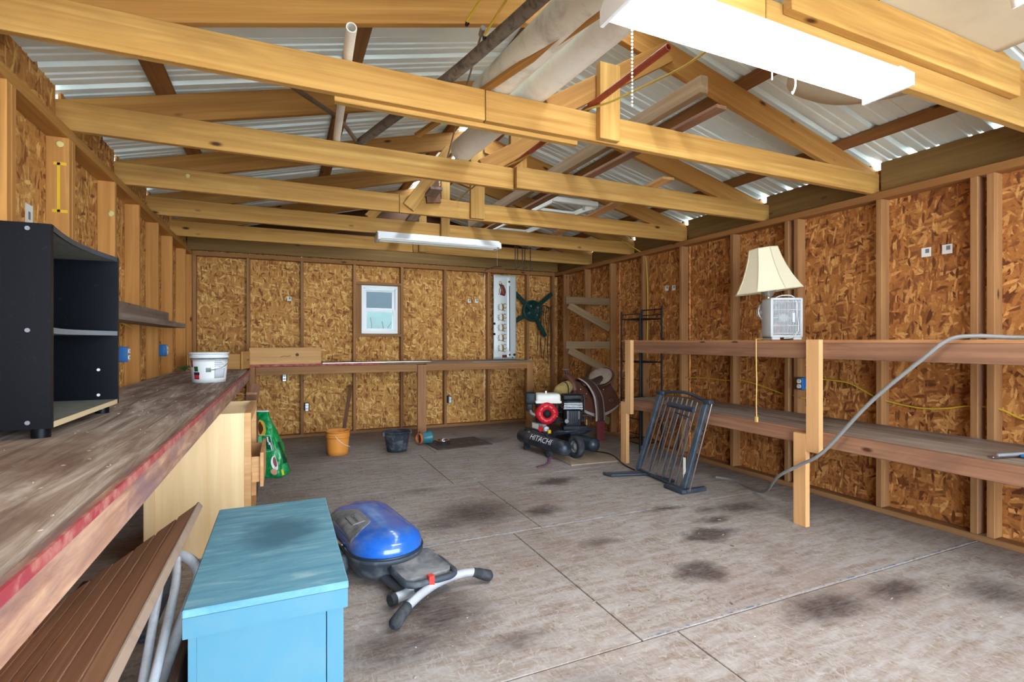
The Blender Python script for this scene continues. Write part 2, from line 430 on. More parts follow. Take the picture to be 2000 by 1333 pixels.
M['pvc2']=plain('white_pvc',(238,234,220),.45,dirt=(190,176,154),dirt_amt=.35,dirt_scale=9)

XL,XR,YB=-0.95,3.80,6.88        # stud faces
OL,OR,OB=-1.04,3.89,6.97        # inner faces of the sheathing
YF=-2.2
ZP=2.19                         # underside of the top plate
def zr_low(x): return 2.50+.25*x if x<1.5 else 2.875-.25*(x-1.5)
def zr_top(x): return zr_low(x)+.15

# ------------------------------------------------------------------ floor
fl=MB().box((1.42,2.38,-.05),(5.0,9.3,.06)).build('floor',M['dark']); fl['kind']='structure'
rows=[(-2.3,-.80,1.31),(-.80,.42,1.52),(.42,1.655,1.49),(1.655,2.925,1.315),(2.925,4.12,1.52),(4.12,5.33,1.31),(5.33,6.98,1.5)]
for y0,y1,xs in rows:
    for x0,x1 in ((-1.04,xs),(xs,3.89)):
        g=.003
        board('floor_panel',(x0+g,(y0+y1)/2,-.0105),(x1-g,(y0+y1)/2,-.0105),y1-y0-2*g,.021,M['floor'],fl,up=(0,1,0),bev=.002)
M['chalk']=plain('blue_chalk_paint',(84,100,122),.8,dirt=(150,144,142),dirt_amt=1.0,dirt_scale=26,dirt_lo=.40,dirt_hi=.55)
for y,x0,x1 in ((2.935,.45,2.4),(1.667,1.35,3.72),(4.13,.35,.75)):
    MB().box(((x0+x1)/2,y,.0008),(x1-x0,.008,.0012)).build('chalk_line',M['chalk'],fl,label='thin blue paint line along a floor seam')
gr=MB().box((1.4,-22,-.18),(80,39.5,.1)).build('ground',plain('white_bounce_ground',(232,230,224),.9,dirt=(214,210,202),dirt_scale=3)); gr['kind']='structure'  # unseen ground outside the doorway, whitened to bounce daylight up to the roof
gr2=MB().box((1.4,16,-.18),(40,18,.1)).build('ground',plain('grass_lawn',(104,124,78),.9,dirt=(70,90,50),dirt_scale=5)); gr2['kind']='structure'

# ------------------------------------------------------------------ walls
def stud(p,x,y,z0=.04,z1=ZP,axis='y',m='stud',w=.038,d=.09,face=None):
    board('stud',(x,y,z0),(x,y,z1),d,w,M[m],p,up=(1,0,0) if axis=='y' else (0,1,0))
wr=empty_struct('wall_right',(OR,3.2,0))
ys=[-2.2,-.80,.42,1.64,2.89,4.13,5.35,6.97]
for a,b in zip(ys,ys[1:]):
    board('osb_panel',(OR+.006,a+.002,1.2),(OR+.006,b-.002,1.2),2.44,.012,M['osbr'],wr)
for y in (-2.1,-1.5,-.9,-.35,.38,.99,1.598,1.678,2.217,2.85,2.935,3.50,4.17,4.80,5.43,6.03,6.62): stud(wr,3.845,y)
board('bottom_plate',(3.845,-2.2,.02),(3.845,6.97,.02),.09,.038,M['stud'],wr,up=(1,0,0))
board('top_plate',(3.845,-2.2,ZP+.025),(3.845,6.97,ZP+.025),.10,.05,M['plate'],wr,up=(1,0,0))
wl=empty_struct('wall_left',(OL,3.2,0))
ys=[-2.2,-.5,1.95,3.2,4.42,5.64,6.97]
for a,b in zip(ys,ys[1:]):
    board('osb_panel',(OL-.006,b-.002,1.2),(OL-.006,a+.002,1.2),2.44,.012,M['osb'],wl)
for y in (-2.1,-1.5,-.9,-.4,.1,.72,1.33,1.95,2.56,2.60,3.18,3.225,3.93,4.52,5.14,5.74,6.45,6.86): stud(wl,-.995,y,m='studl')
board('bottom_plate',(-.995,-2.2,.02),(-.995,6.97,.02),.09,.038,M['studl'],wl,up=(1,0,0))
board('top_plate',(-.995,-2.2,ZP+.025),(-.995,6.97,ZP+.025),.09,.05,M['rafter'],wl,up=(1,0,0))
board('plywood_patch',(-.962,2.36,1.75),(-.962,2.36,2.15),.22,.012,M['studl'],wl,up=(0,1,0))
wb=empty_struct('wall_back',(1.4,OB,0))
def bpanel(x0,x1,z0,z1): board('osb_panel',(x0+.002,OB+.006,(z0+z1)/2),(x1-.002,OB+.006,(z0+z1)/2),z1-z0,.012,M['osb'],wb)
bpanel(-1.06,.22,0,2.40); bpanel(.22,.90,0,2.40); bpanel(.895,1.45,0,1.285); bpanel(.895,1.45,1.945,2.40); bpanel(1.445,2.68,0,2.40); bpanel(2.68,3.91,0,2.40)
for x in (-.93,-.376,.222,.852,1.466,2.07,2.72,3.345,3.78): stud(wb,x,6.925,axis='x')
for x in (.905,1.43): stud(wb,x,6.935,1.29,1.94,axis='x',w=.075,d=.07)
board('header',(.87,6.925,1.955),(1.45,6.925,1.955),.09,.038,M['stud'],wb,up=(0,1,0))
board('sill',(.87,6.925,1.277),(1.45,6.925,1.277),.09,.038,M['stud'],wb,up=(0,1,0))
board('bottom_plate',(-1.04,6.925,.02),(3.89,6.925,.02),.09,.038,M['stud'],wb,up=(0,1,0))
board('top_plate',(-1.04,6.925,ZP+.025),(3.89,6.925,ZP+.025),.09,.05,M['plate'],wb,up=(0,1,0))
board('rim_board',(-1.0,6.90,2.33),(3.85,6.90,2.33),.15,.038,M['rim'],wb)
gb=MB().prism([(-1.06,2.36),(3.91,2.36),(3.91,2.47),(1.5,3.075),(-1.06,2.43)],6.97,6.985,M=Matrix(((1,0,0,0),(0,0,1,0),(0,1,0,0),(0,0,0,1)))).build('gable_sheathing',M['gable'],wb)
wf=empty_struct('wall_front',(1.4,YF,0))
board('front_panel',(-1.04,YF-.04,1.2),(-.85,YF-.04,1.2),2.44,.09,M['osb'],wf)
board('front_panel',(3.70,YF-.04,1.2),(3.89,YF-.04,1.2),2.44,.09,M['osb'],wf)
MB().prism([(-1.04,2.24),(3.89,2.24),(3.89,2.47),(1.5,3.07),(-1.04,2.43)],YF-.09,YF,M=Matrix(((1,0,0,0),(0,0,1,0),(0,1,0,0),(0,0,0,1)))).build('gable_sheathing',M['rafter'],wf)

# window in the back wall
wd=empty_struct('window_1',(1.17,6.92,1.3))
wh=M['white']
m=MB()
for x in (.955,1.392): m.box((x,6.93,1.614),(.03,.075,.63))
for z in (1.313,1.915): m.box((1.1735,6.93,z),(.41,.075,.03))
m.build('window_frame',wh,wd)
def sash(z0,z1,y):
    mm=MB()
    for x in (.988,1.359): mm.box((x,y,(z0+z1)/2),(.036,.028,z1-z0))
    for z in (z0+.018,z1-.018): mm.box((1.1735,y,z),(.34,.028,.036))
    return mm.build('sash',wh,wd)
M['frost']=plain('hazy_window_glass',(150,156,166),.35,trans=.9,ior=1.05,spec=.3)
M['glass']=plain('clear_glass',(220,235,238),.02,trans=1,ior=1.02)
s1=sash(1.60,1.885,6.945); s2=sash(1.33,1.62,6.915)
MB().box((1.1735,6.945,1.745),(.345,.004,.235)).build('pane',M['frost'],s1)
MB().box((1.1735,6.915,1.475),(.345,.004,.235)).build('pane',M['glass'],s2)
MB().box((1.1735,6.90,1.897),(.40,.03,.014)).box((1.1735,6.895,1.325),(.40,.02,.012)).build('blind_rail',wh,wd)

# ------------------------------------------------------------------ roof
ce=empty_struct('ceiling',(1.42,3.2,2.3))
def roof_sheet(y0,side):
    prof=[]
    y=0
    for k in range(4):
        b=k*.2286
        prof+=[(b,0),(b+.012,.026),(b+.040,.026),(b+.052,0),(b+.100,0),(b+.106,.007),(b+.118,.007),(b+.124,0),(b+.155,0),(b+.161,.007),(b+.173,.007),(b+.179,0)]
    prof.append((.9144+.05,0))
    x0,x1=(-1.14,1.415) if side<0 else (1.585,3.99)
    o=MB(); vs=[];fs=[]
    for x in (x0,x1):
        zb=zr_top(x)+.040 if -1.2<x<4.1 else 0
        for yy,h in prof: vs.append((x,y0+yy,zb+h))
    n=len(prof)
    for i in range(n-1): fs.append((i,i+1,n+i+1,n+i))
    vs2=[(a,b,c+.0012) for a,b,c in vs]
    o.add(vs,fs).add(vs2,fs)
    o.build('roof_sheet',M['metal_roof'],ce)
for k in range(11):
    for sd in (-1,1): roof_sheet(-2.779+k*.9144,sd)
for x in (-.57,.36,1.30,1.70,2.58,3.50):
    z=zr_top(x)+.019; sl=.25 if x<1.5 else -.25
    board('purlin',(x,-2.5,z),(x,7.0,z),.09,.036,M['purlin'],ce,up=(1,0,sl))

# trusses
TY=[1.27,2.27,3.21,4.16,5.04,5.96]
DT=['carrying the lit shop light','under the thick pipes','beside the red pipe','with diagonal web boards','carrying the unlit shop light','holding the iron hooks']
NM=['sixth','fifth','fourth','third','second','first']
DT_=['with a lit shop light hung under its bottom chord','with large pipes resting on its bottom chord','with a red pipe crossing beside its king post','with short diagonal web boards near the middle','with an unlit shop light hung under its bottom chord','with iron hooks hanging from its bottom chord']
SP=[1.52,.872,1.445,.86,1.45,1.39]
TR=[]
for i,y in enumerate(TY):
    t=thing('roof_truss','golden pine roof truss, %s from the back wall, %s'%(NM[i],DT[i]),'truss',(1.42,y,2.24))
    TR.append(t)
    sx=SP[i]; dy=-.038 if i in (0,2) else 0
    board('bottom_chord',(-1.03,y,2.312),(sx-.002,y,2.312),.145,.038,M['truss'],t)
    board('bottom_chord',(sx+.002,y+(dy if i else 0),2.312),(3.865,y+(dy if i else 0),2.312),.145,.038,M['truss'],t)
    if i==0: board('splice_board',(1.60,y-.038,2.425),(3.15,y-.038,2.425),.16,.038,M['truss'],t)
    for sd in (-1,1):
        a=-1.12 if sd<0 else 3.97
        bx=1.5
        d=Vector((bx-a,0,zr_low(1.5)-zr_low(a))).normalized()
        zc=lambda x:zr_low(x)+.075
        board('rafter',(a,y+.038,zc(a)),(bx,y+.038,zc(1.5)),.146,.038,M['rafter'],t)
    kx={0:1.55,1:1.55,2:1.50,3:1.52,4:1.50,5:1.50}[i]
    kw=.125 if i in (1,2,3) else .09
    ky=y-.038 if i!=2 else y+.0
    if i==2: board('king_post',(kx,y+.037,2.26),(kx,y+.037,2.90),kw,.036,M['truss'],t,up=(1,0,0))
    elif i>0: board('king_post',(kx,ky,2.245),(kx,ky,2.90 if i!=1 else 2.64),kw,.038,M['truss'],t,up=(1,0,0))
    if i in (1,2): board('web_brace',(1.22,y+.0 if i==2 else y+.001,2.36),(1.98,y+.0 if i==2 else y+.001,2.825),.11,.034,M['rafter'],t)
    if i==1: board('splice_board',(.20,y+.037,2.285),(1.40,y+.037,2.285),.13,.036,M['truss'],t)
    if i==3:
        board('web_board',(.93,y-.037,2.28),(1.28,y-.037,2.80),.10,.03,M['truss'],t,up=(1,0,0))
        board('web_board',(1.14,y-.036,2.34),(1.10,y-.036,2.66),.12,.03,M['oldbrown'],t,up=(1,0,0))
    if i==4: board('web_board',(.75,y+.0,2.38),(.95,y+.0,2.6),.09,.03,M['truss'],t,up=(1,0,0))
    if i==0: pass
# blocking between the trusses above the plates
yy=[-2.2]+TY+[6.90]
for a,b in zip(yy,yy[1:]):
    board('blocking',(3.885,a+.04,2.352),(3.885,b-.025,2.352),.225,.03,M['rim'],wr)
    board('osb_blocking',(-1.015,b-.025,2.352),(-1.015,a+.04,2.352),.225,.012,M['osb'],wl)
# ------------------------------------------------------------------ left workbench
t=thing('workbench','long built-in workbench with dusty plywood top and red edging along the left wall','workbench',(-.64,2.6,0))
MB().box((-.637,3.0,.8935),(.605,5.94,.023)).build('bench_top',M['benchtop'],t)
f=MB().box((-.327,3.0,.848),(.036,5.94,.086)).build('fascia_board',M['fascia'],t)
f.data.transform(Matrix.Translation((0,0,0)))
rb=MB().box((-.307,3.0,.894),(.006,5.94,.019)).build('red_edging',M['redpaint'],t)
for x,y in ((-.72,1.95),(-.40,4.75)): board('leg',(x,y,0),(x,y,.882),.09,.038,M['stud'],t,up=(1,0,0))
for y in (.6,1.7,2.9,4.3,5.6): board('bearer',(-.93,y,.85),(-.35,y,.85),.07,.038,M['stud'],t)
# back workbench
t=thing('workbench','waist-high pine workbench with posts and a red and metal edge along the back wall','workbench',(1.4,6.55,0))
for x0,x1 in ((-.33,1.63),(1.632,3.11)):
    board('bench_top',(x0,6.57,.926),(x1,6.57,.926),.615,.02,M['old'],t,up=(0,1,0))
board('apron',(-.27,6.28,.868),(1.52,6.28,.868),.09,.038,M['stud'],t)
board('apron',(1.632,6.28,.872),(3.03,6.28,.872),.085,.038,M['stud'],t)
board('leg',(-.30,6.285,0),(-.30,6.285,.915),.09,.05,M['stud'],t,up=(0,1,0))
board('leg',(1.575,6.255,0),(1.575,6.255,.905),.11,.038,M['benchbeam'],t,up=(1,0,0))
board('leg',(3.075,6.285,0),(3.075,6.285,.915),.09,.05,M['stud'],t,up=(1,0,0))
board('red_edging',(-.33,6.262,.929),(1.05,6.262,.929),.026,.006,M['redpaint'],t)
board('metal_edging',(.42,6.30,.942),(1.7,6.30,.942),.05,.012,M['steel'],t,up=(0,1,0))
board('red_edging',(1.05,6.262,.932),(2.25,6.262,.932),.02,.006,M['oldbrown'],t)
# right two-tier bench
t=thing('two_tier_bench','two-level timber bench of weathered beams and pale posts along the right wall','workbench',(3.45,1.8,0))
board('shelf_board',(3.28,-.4,.598),(3.28,4.22,.608),.30,.036,M['old'],t,up=(1,0,0))
board('shelf_board',(3.61,-.4,.598),(3.61,4.22,.608),.34,.036,M['old'],t,up=(1,0,0))
board('front_beam',(3.125,-.4,.565),(3.125,4.20,.585),.095,.038,M['oldbrown'],t)
board('upper_shelf_board',(3.44,-.4,1.197),(3.44,4.25,1.197),.66,.02,M['benchbeam'],t,up=(1,0,0))
board('upper_beam',(3.125,-.4,1.137),(3.125,4.22,1.137),.10,.038,M['oldbrown'],t)
for y in (2.275,4.16): board('lower_post',(3.087,y,0),(3.087,y,.60),.09,.038,M['newpost'],t,up=(0,1,0))
for y in (2.185,4.09): board('upper_post',(3.086,y,.49),(3.086,y,1.209),.09,.038,M['newpost'],t,up=(0,1,0))
for y in (.3,1.6,2.9,4.1):
    board('cross_bearer',(3.15,y,.553),(3.80,y,.553),.07,.038,M['stud'],t)
    board('cross_bearer',(3.15,y,1.147),(3.80,y,1.147),.07,.038,M['stud'],t)
for y in (.1,): 
    board('lower_post',(3.087,y,0),(3.087,y,.60),.09,.038,M['newpost'],t,up=(0,1,0)); board('upper_post',(3.086,y-.09,.49),(3.086,y-.09,1.209),.09,.038,M['newpost'],t,up=(0,1,0))

# ------------------------------------------------------------------ black bookcase on the left bench
def bookcase():
    x0,x1,y0,y1,z0,z1=-.935,-.635,1.98,2.66,.937,1.552
    t=thing('bookcase','black laminate bookcase with open front standing on the dusty workbench','bookcase',((x0+x1)/2,2.32,.905))
    B=M['black']; th=.018
    MB().box(((x0+x1)/2,y0,(z0+z1)/2),(x1-x0,th,z1-z0)).build('side_panel',B,t)
    MB().box(((x0+x1)/2,y1,(z0+z1)/2),(x1-x0,th,z1-z0)).build('side_panel',B,t)
    MB().box((x0+.004,(y0+y1)/2,(z0+z1)/2),(.006,y1-y0-th,z1-z0-.01)).build('back_panel',B,t)
    def shelf(nm,z,dep,m,em):
        out=[(x0+.01,y0+th/2)]
        n=10
        fr=[(x1-.002-dep*math.sin(PI*i/n),y0+th/2+(y1-y0-th)*i/n) for i in range(n+1)]
        out=[(x0+.008,y0+th/2)]+fr+[(x0+.008,y1-th/2)]
        o=MB().prism(out,z-th/2,z+th/2).build(nm,m,t)
        e=MB()
        for a,b in zip(fr,fr[1:]): e.add([(a[0]+.0012,a[1],z-th/2),(b[0]+.0012,b[1],z-th/2),(b[0]+.0012,b[1],z+th/2),(a[0]+.0012,a[1],z+th/2),(a[0]-.003,a[1],z-th/2),(b[0]-.003,b[1],z-th/2),(b[0]-.003,b[1],z+th/2),(a[0]-.003,a[1],z+th/2)],[(0,1,2,3),(4,7,6,5),(0,4,5,1),(3,2,6,7)])
        e.build('edge_band',em,o)
        return o
    greyt=plain('grey_shelf_edge',(120,126,132),.5); under=plain('grey_shelf_laminate',(128,128,118),.5,dirt=(96,96,92),dirt_scale=30)
    raw=plain('raw_chipboard_edge',(206,182,144),.8)
    shelf('top_panel',z1-th/2,.03,under,plain('dark_edge',(62,68,76),.4)); shelf('shelf',1.232,.05,under,greyt); shelf('bottom_panel',z0+th/2,.0,under,raw)
    for x,y in ((-.675,2.02),(-.675,2.60),(-.90,2.02),(-.90,2.60)):
        MB().cyl((x,y,.9045),(x,y,.938),.024,n=18).build('foot',B,t)
    for z,x in ((.957,-.69),(1.232,-.69),(1.535,-.69)):
        MB().cyl((x,y0-.0105,z),(x,y0-.008,z),.0065,n=10).build('screw_cap',M['grey'],t)
    for z in (.975,1.08): MB().cyl((-.70,y1-.0085,z),(-.70,y1-.011,z),.006,n=10).build('screw_cap',M['offwhite'],t)
    MB().sheet(lambda u,v:(-.66-.03*u,1.998+.03*u+.005*math.sin(9*v),1.05+.09*v-.02*u*math.sin(5*v)),3,6,.001).build('paper_scrap',M['offwhite'],t)
bookcase()

# ------------------------------------------------------------------ things on the left bench
def bucket_mesh(r0,r1,h,wall=.004,rim=.008,bands=()):
    p=[(.0005,0),(r0,0)]
    for k in range(1,7):
        z=h*k/6; p.append((r0+(r1-r0)*k/6,z))
        for bz in bands:
            if h*(k)/6<=bz<h*(k+1)/6:
                r=r0+(r1-r0)*bz/h; p+=[(r,bz-.006),(r+rim,bz-.005),(r+rim,bz+.005),(r,bz+.006)]
    p+=[(r1+rim,h-.012),(r1+rim,h),(r1-wall,h),(r0-wall,.006),(.0005,.006)]
    return p
c=(-.485,4.28,.9052)
t=thing('white_bucket','white plastic bucket with printed label and wire bail on the dusty workbench','bucket',c)
MB().lathe(bucket_mesh(.105,.123,.212,.003,.006,(.18,)),32,c).build('pail',M['white'],t)
b=[]
for k in range(13):
    a=PI*k/12; q=Vector((c[0]+.127*math.cos(a)*.9+.02,c[1]-.127*math.cos(a)*.3-.118*math.sin(a)*.9-.012,c[2]+.165-.075*math.sin(a)))
    b.append(q)
MB().tube(b,.0025,6).build('wire_bail',M['steel'],t)
def patch(nm,m,par,c,rfun,a0,a1,z0,z1,off=.0015,n=8):
    mm=MB()
    mm.sheet(lambda u,v:(c[0]+(rfun(z0+(z1-z0)*v)+off)*math.cos(a0+(a1-a0)*u),c[1]+(rfun(z0+(z1-z0)*v)+off)*math.sin(a0+(a1-a0)*u),c[2]+z0+(z1-z0)*v),n,2,.001)
    return mm.build(nm,m,par)
rf=lambda z:.105+.018*z/.212
A=-1.42
patch('label_block',plain('label_grey',(196,200,204),.5),t,c,rf,A+.25,A+.95,.03,.10)
patch('label_block',plain('label_red',(196,44,56),.5),t,c,rf,A-1.0,A-.62,.025,.055)
patch('label_block',plain('label_navy',(38,44,66),.5),t,c,rf,A-1.0,A-.60,.055,.075)
patch('label_leaf',plain('label_green',(36,84,44),.5),t,c,rf,A-.95,A-.68,.08,.115)
patch('label_block',plain('label_code_grey',(136,148,140),.5),t,c,rf,A-.22,A+.06,.075,.105)
gy=plain('label_print_grey',(150,154,158),.5)
for k in range(5): patch('label_line',gy,t,c,rf,A+.25,A+.6+.3*((k*37)%10)/10,.115+.012*k,.119+.012*k,n=4)
patch('label_patch',plain('label_rust',(150,74,62),.5),t,c,rf,A-1.25,A-1.05,.11,.16)

t=thing('wooden_drawer','pale brown wooden drawer lying behind the white bucket','drawer',(-.60,6.1,.905))
dw=wood('drawer_wood',(176,124,68),(204,154,92),knots=False,var=.1)
board('drawer_side',(-.86,6.02,.986),(-.40,6.02,.986),.16,.015,dw,t)
board('drawer_side',(-.86,6.24,.986),(-.40,6.24,.986),.16,.015,dw,t)
board('drawer_front',(-.385,5.98,.998),(-.335,6.26,.998),.185,.02,dw,t)
board('drawer_back',(-.87,6.02,.986),(-.87,6.24,.986),.16,.015,dw,t)
board('drawer_bottom',(-.86,6.13,.914),(-.40,6.13,.914),.21,.008,dw,t,up=(0,1,0))
MB().cyl((-.34,6.10,1.0),(-.32,6.09,1.0),.008,n=10).build('knob_screw',M['steel'],t)
o=board('loose_board',(-.333,6.285,1.032),(.405,6.285,1.032),.188,.036,M['knotty'])
tag(o,'short wide pine board with a dark knot standing on the back workbench','board')
kn=MB().cyl((.15,6.2655,1.045),(.15,6.268,1.045),.018,n=16).build('knot',plain('knot_brown',(96,62,40),.7),None)
kn.parent=o; kn.matrix_parent_inverse=(Matrix.Translation(o.location)@o.rotation_euler.to_matrix().to_4x4()).inverted()
cr=MB().tube(spline([(-.02,6.2660,1.02),(.01,6.2660,1.032),(.05,6.2660,1.028),(.085,6.2660,1.036)]),.0025,5).build('crack',M['dark'],None)
cr.parent=o; cr.matrix_parent_inverse=kn.matrix_parent_inverse.copy()
random.seed(3)
mm=MB()
for k in range(26):
    a=Vector((-.90+.05*random.random(),5.80+.12*random.random(),.91+.03*random.random())); d=Vector((random.uniform(-.05,.05),random.uniform(-.05,.05),random.uniform(-.01,.02)))
    mm.tube(spline([a,a+d*.5+Vector((0,0,.012)),a+d],3),.003,5)
top(mm,'green_twine','x' and plain('green_twine',(48,104,62),.7),'small heap of green twine on the workbench by the back corner','twine',loc=(-.88,5.87,.907))
# wall shelf
t=thing('wall_shelf','weathered grey plank shelf with back board on the left wall studs','shelf',(-.87,4.3,1.31))
board('back_board',(-.935,3.3,1.40),(-.935,5.38,1.40),.10,.03,M['old'],t)
board('shelf_plank',(-.865,3.1,1.335),(-.865,5.36,1.335),.15,.04,M['old'],t,up=(1,0,0))
# cream base cabinet
t=thing('base_cabinet','cream plywood base cabinet with an open drawer standing under the workbench edge','cabinet',(-.40,3.55,0))
pp=M['paleply']
x0,x1,y0,y1,z1=-.66,-.165,3.28,3.95,.79
MB().box(((x0+x1)/2-.01,y0+.009,z1/2+.0),(x1-x0-.04,.018,z1)).build('side_panel',pp,t)
MB().box(((x0+x1)/2-.01,y1-.009,z1/2),(x1-x0-.04,.018,z1)).build('side_panel',pp,t)
MB().box((x0+.013,y0-.004,z1/2),(.05,.012,z1)).build('back_stile',pp,t)
MB().box((x0+.01,(y0+y1)/2,z1/2),(.012,y1-y0-.04,z1)).build('back_panel',pp,t)
MB().box((x1-.017,y0+.02,z1/2+.05),(.034,.045,z1-.1)).build('face_stile',M['newpost'],t)
MB().box((x1-.017,y1-.02,z1/2+.05),(.034,.045,z1-.1)).build('face_stile',M['newpost'],t)
for z in (z1-.025,.40,.12): MB().box((x1-.017,(y0+y1)/2,z),(.034,y1-y0-.085,.05)).build('face_rail',M['newpost'],t)
MB().box(((x0+x1)/2,(y0+y1)/2,.10),(x1-x0-.06,y1-y0-.04,.016)).build('cabinet_floor',pp,t)
MB().box((x1-.08,(y0+y1)/2,.05),(.012,y1-y0-.04,.09)).build('toe_kick',M['oldbrown'],t)
dr=MB().box((-.112,(y0+y1)/2,.44),(.018,.50,.20)).build('drawer',M['newpost'],t)
for y in (y0+.11,y1-.11): MB().box((-.28,y,.44),(.32,.012,.15)).build('drawer_side',M['newpost'],dr)
MB().box((-.28,(y0+y1)/2,.37),(.32,.43,.008)).build('drawer_bottom',M['newpost'],dr)
# loose trim boards stuck upright behind the cabinet
for p0,p1,lb in (((-.24,4.35,.60),(-.20,4.05,.83),'short dark trim board leaning over the cream cabinet, sloping toward it'),((-.24,4.42,.62),(-.20,4.70,.84),'short dark trim board leaning behind the cream cabinet, sloping away from it')):
    o=board('trim_offcut',p0,p1,.07,.02,M['oldbrown'],up=(1,0,0)); tag(o,lb,'board')
o=board('support_crate',(-.24,4.12,.30),(-.24,4.62,.30),.60,.12,M['oldbrown']); tag(o,'dark wooden block standing behind the cream cabinet under the trim offcuts','wood block')
# green bag
def bag():
    c=Vector((-.075,5.02,0)); ax=Vector((.93,-.35,0)).normalized(); bx=Vector((.35,.93,0)).normalized()
    t=thing('feed_bag','crumpled bright green plastic pet food bag standing by the cabinet','bag',c)
    prof=[(0,.105,.075),(.02,.13,.095),(.10,.135,.10),(.22,.125,.09),(.34,.10,.07),(.45,.075,.045),(.52,.055,.025),(.57,.05,.012)]
    lean=lambda z:ax*(-.19*z)+bx*(.05*z)
    def rad(z):
        for (a,ra,rb_),(b,rc,rd) in zip(prof,prof[1:]):
            if a<=z<=b+1e-6:
                k=(z-a)/(b-a); return ra+(rc-ra)*k,rb_+(rd-rb_)*k
        return prof[-1][1:]
    def P(th,z,off=0):
        ra,rb_=rad(z); w=1+.05*math.sin(5*th+20*z)+.03*math.sin(9*th-31*z)
        ca,sa=math.cos(th),math.sin(th); e=.62
        xx=math.copysign(abs(ca)**e,ca)*ra*w+off*ca; yy=math.copysign(abs(sa)**e,sa)*rb_*w+off*sa
        return c+lean(z)+ax*xx+bx*yy+Vector((0,0,z+.003))
    mm=MB(); nz=26; n=40
    vs=[P(2*PI*i/n,.57*k/nz) for k in range(nz+1) for i in range(n)]
    fs=[(k*n+i,k*n+(i+1)%n,(k+1)*n+(i+1)%n,(k+1)*n+i) for k in range(nz) for i in range(n)]
    mm.add(vs,fs,True); mm.add(vs[:n],[tuple(range(n))[::-1]]); 
    g,nt,bs=mk('green_bag_plastic'); v=coords(nt,(1,1,1),False)
    nz_=noise(nt,v,16,4,.6,.8); cc=ramp(nt,nz_,[(.35,srgb(10,112,58)),(.6,srgb(26,156,82)),(.78,srgb(120,206,150))])
    nt.links.new(cc,bs.inputs['Base Color']); bs.inputs['Roughness'].default_value=.22; bump(nt,bs,nz_,.8,.012)
    body=mm.build('bag_body',g,t)
    def pt(nm,m,a0,a1,z0,z1,sk=0,ell=False,off=.004):
        q=MB()
        if ell:
            n=20; cx,cz=(a0+a1)/2,(z0+z1)/2
            pts=[P(cx+(a1-a0)/2*math.cos(2*PI*i/n)+sk*(z1-z0)/2*math.sin(2*PI*i/n),cz+(z1-z0)/2*math.sin(2*PI*i/n),off) for i in range(n)]
            ctr=P(cx,cz,off); q.add(pts+[ctr],[(i,(i+1)%n,n) for i in range(n)])
        else: q.sheet(lambda u,v:P(a0+(a1-a0)*u+sk*v,z0+(z1-z0)*v,off),8,6,.001)
        return q.build(nm,m,body)
    Wt=M['white']
    pt('print_oval',plain('print_gold',(214,170,72),.4),-1.95,-1.40,.36,.50,ell=True)
    pt('print_oval_core',plain('print_brown',(92,52,24),.4),-1.80,-1.55,.375,.485,ell=True,off=.006)
    pt('print_panel',plain('print_mint',(96,186,128),.4),-1.95,-1.62,.22,.36)
    pt('print_panel',plain('print_darkgreen',(8,84,52),.35),-1.50,-1.15,.25,.35)
    pt('print_bowl',Wt,-1.42,-.98,.07,.19,ell=True)
    pt('print_kibble',plain('print_kibble',(124,66,36),.5),-1.30,-1.02,.10,.185,ell=True,off=.006)
    pt('print_flowers',plain('print_peach',(226,172,136),.5),-1.5,-1.15,.03,.085,ell=True,off=.005)
    pt('print_badge',plain('print_yellow',(212,206,40),.4),-.72,-.5,.02,.07)
    pt('print_panel',plain('print_darkgreen2',(16,70,48),.35),-.42,.0,.12,.30)
    for k,(a0,zz,dz) in enumerate(((-1.42,.335,.05),(-1.36,.30,.028),(-1.26,.268,.05),(-1.30,.30,.02))):
        pt('print_mark',Wt,a0,a0+.09,zz-dz/2,zz+dz/2-.004,off=.007)
    fr=[P(-2.0,.22,.006),P(-1.1,.235,.006),P(-1.1,.365,.006),P(-2.0,.375,.006)]
    MB().tube(sum([[P(-2.0+.9*i/8,.22+.02*i/8,.006)] for i in range(9)],[]) + [P(-1.1,.24+.125*i/6,.006) for i in range(1,7)] + [P(-1.1-.9*i/8,.365+.01*i/8,.006) for i in range(1,9)],.0016,5).build('print_border',Wt,body)
    MB().tube([P(th*2*PI/20,.57,.002) for th in range(20)],.006,6,closed=True).build('bag_mouth',Wt,t)
bag()
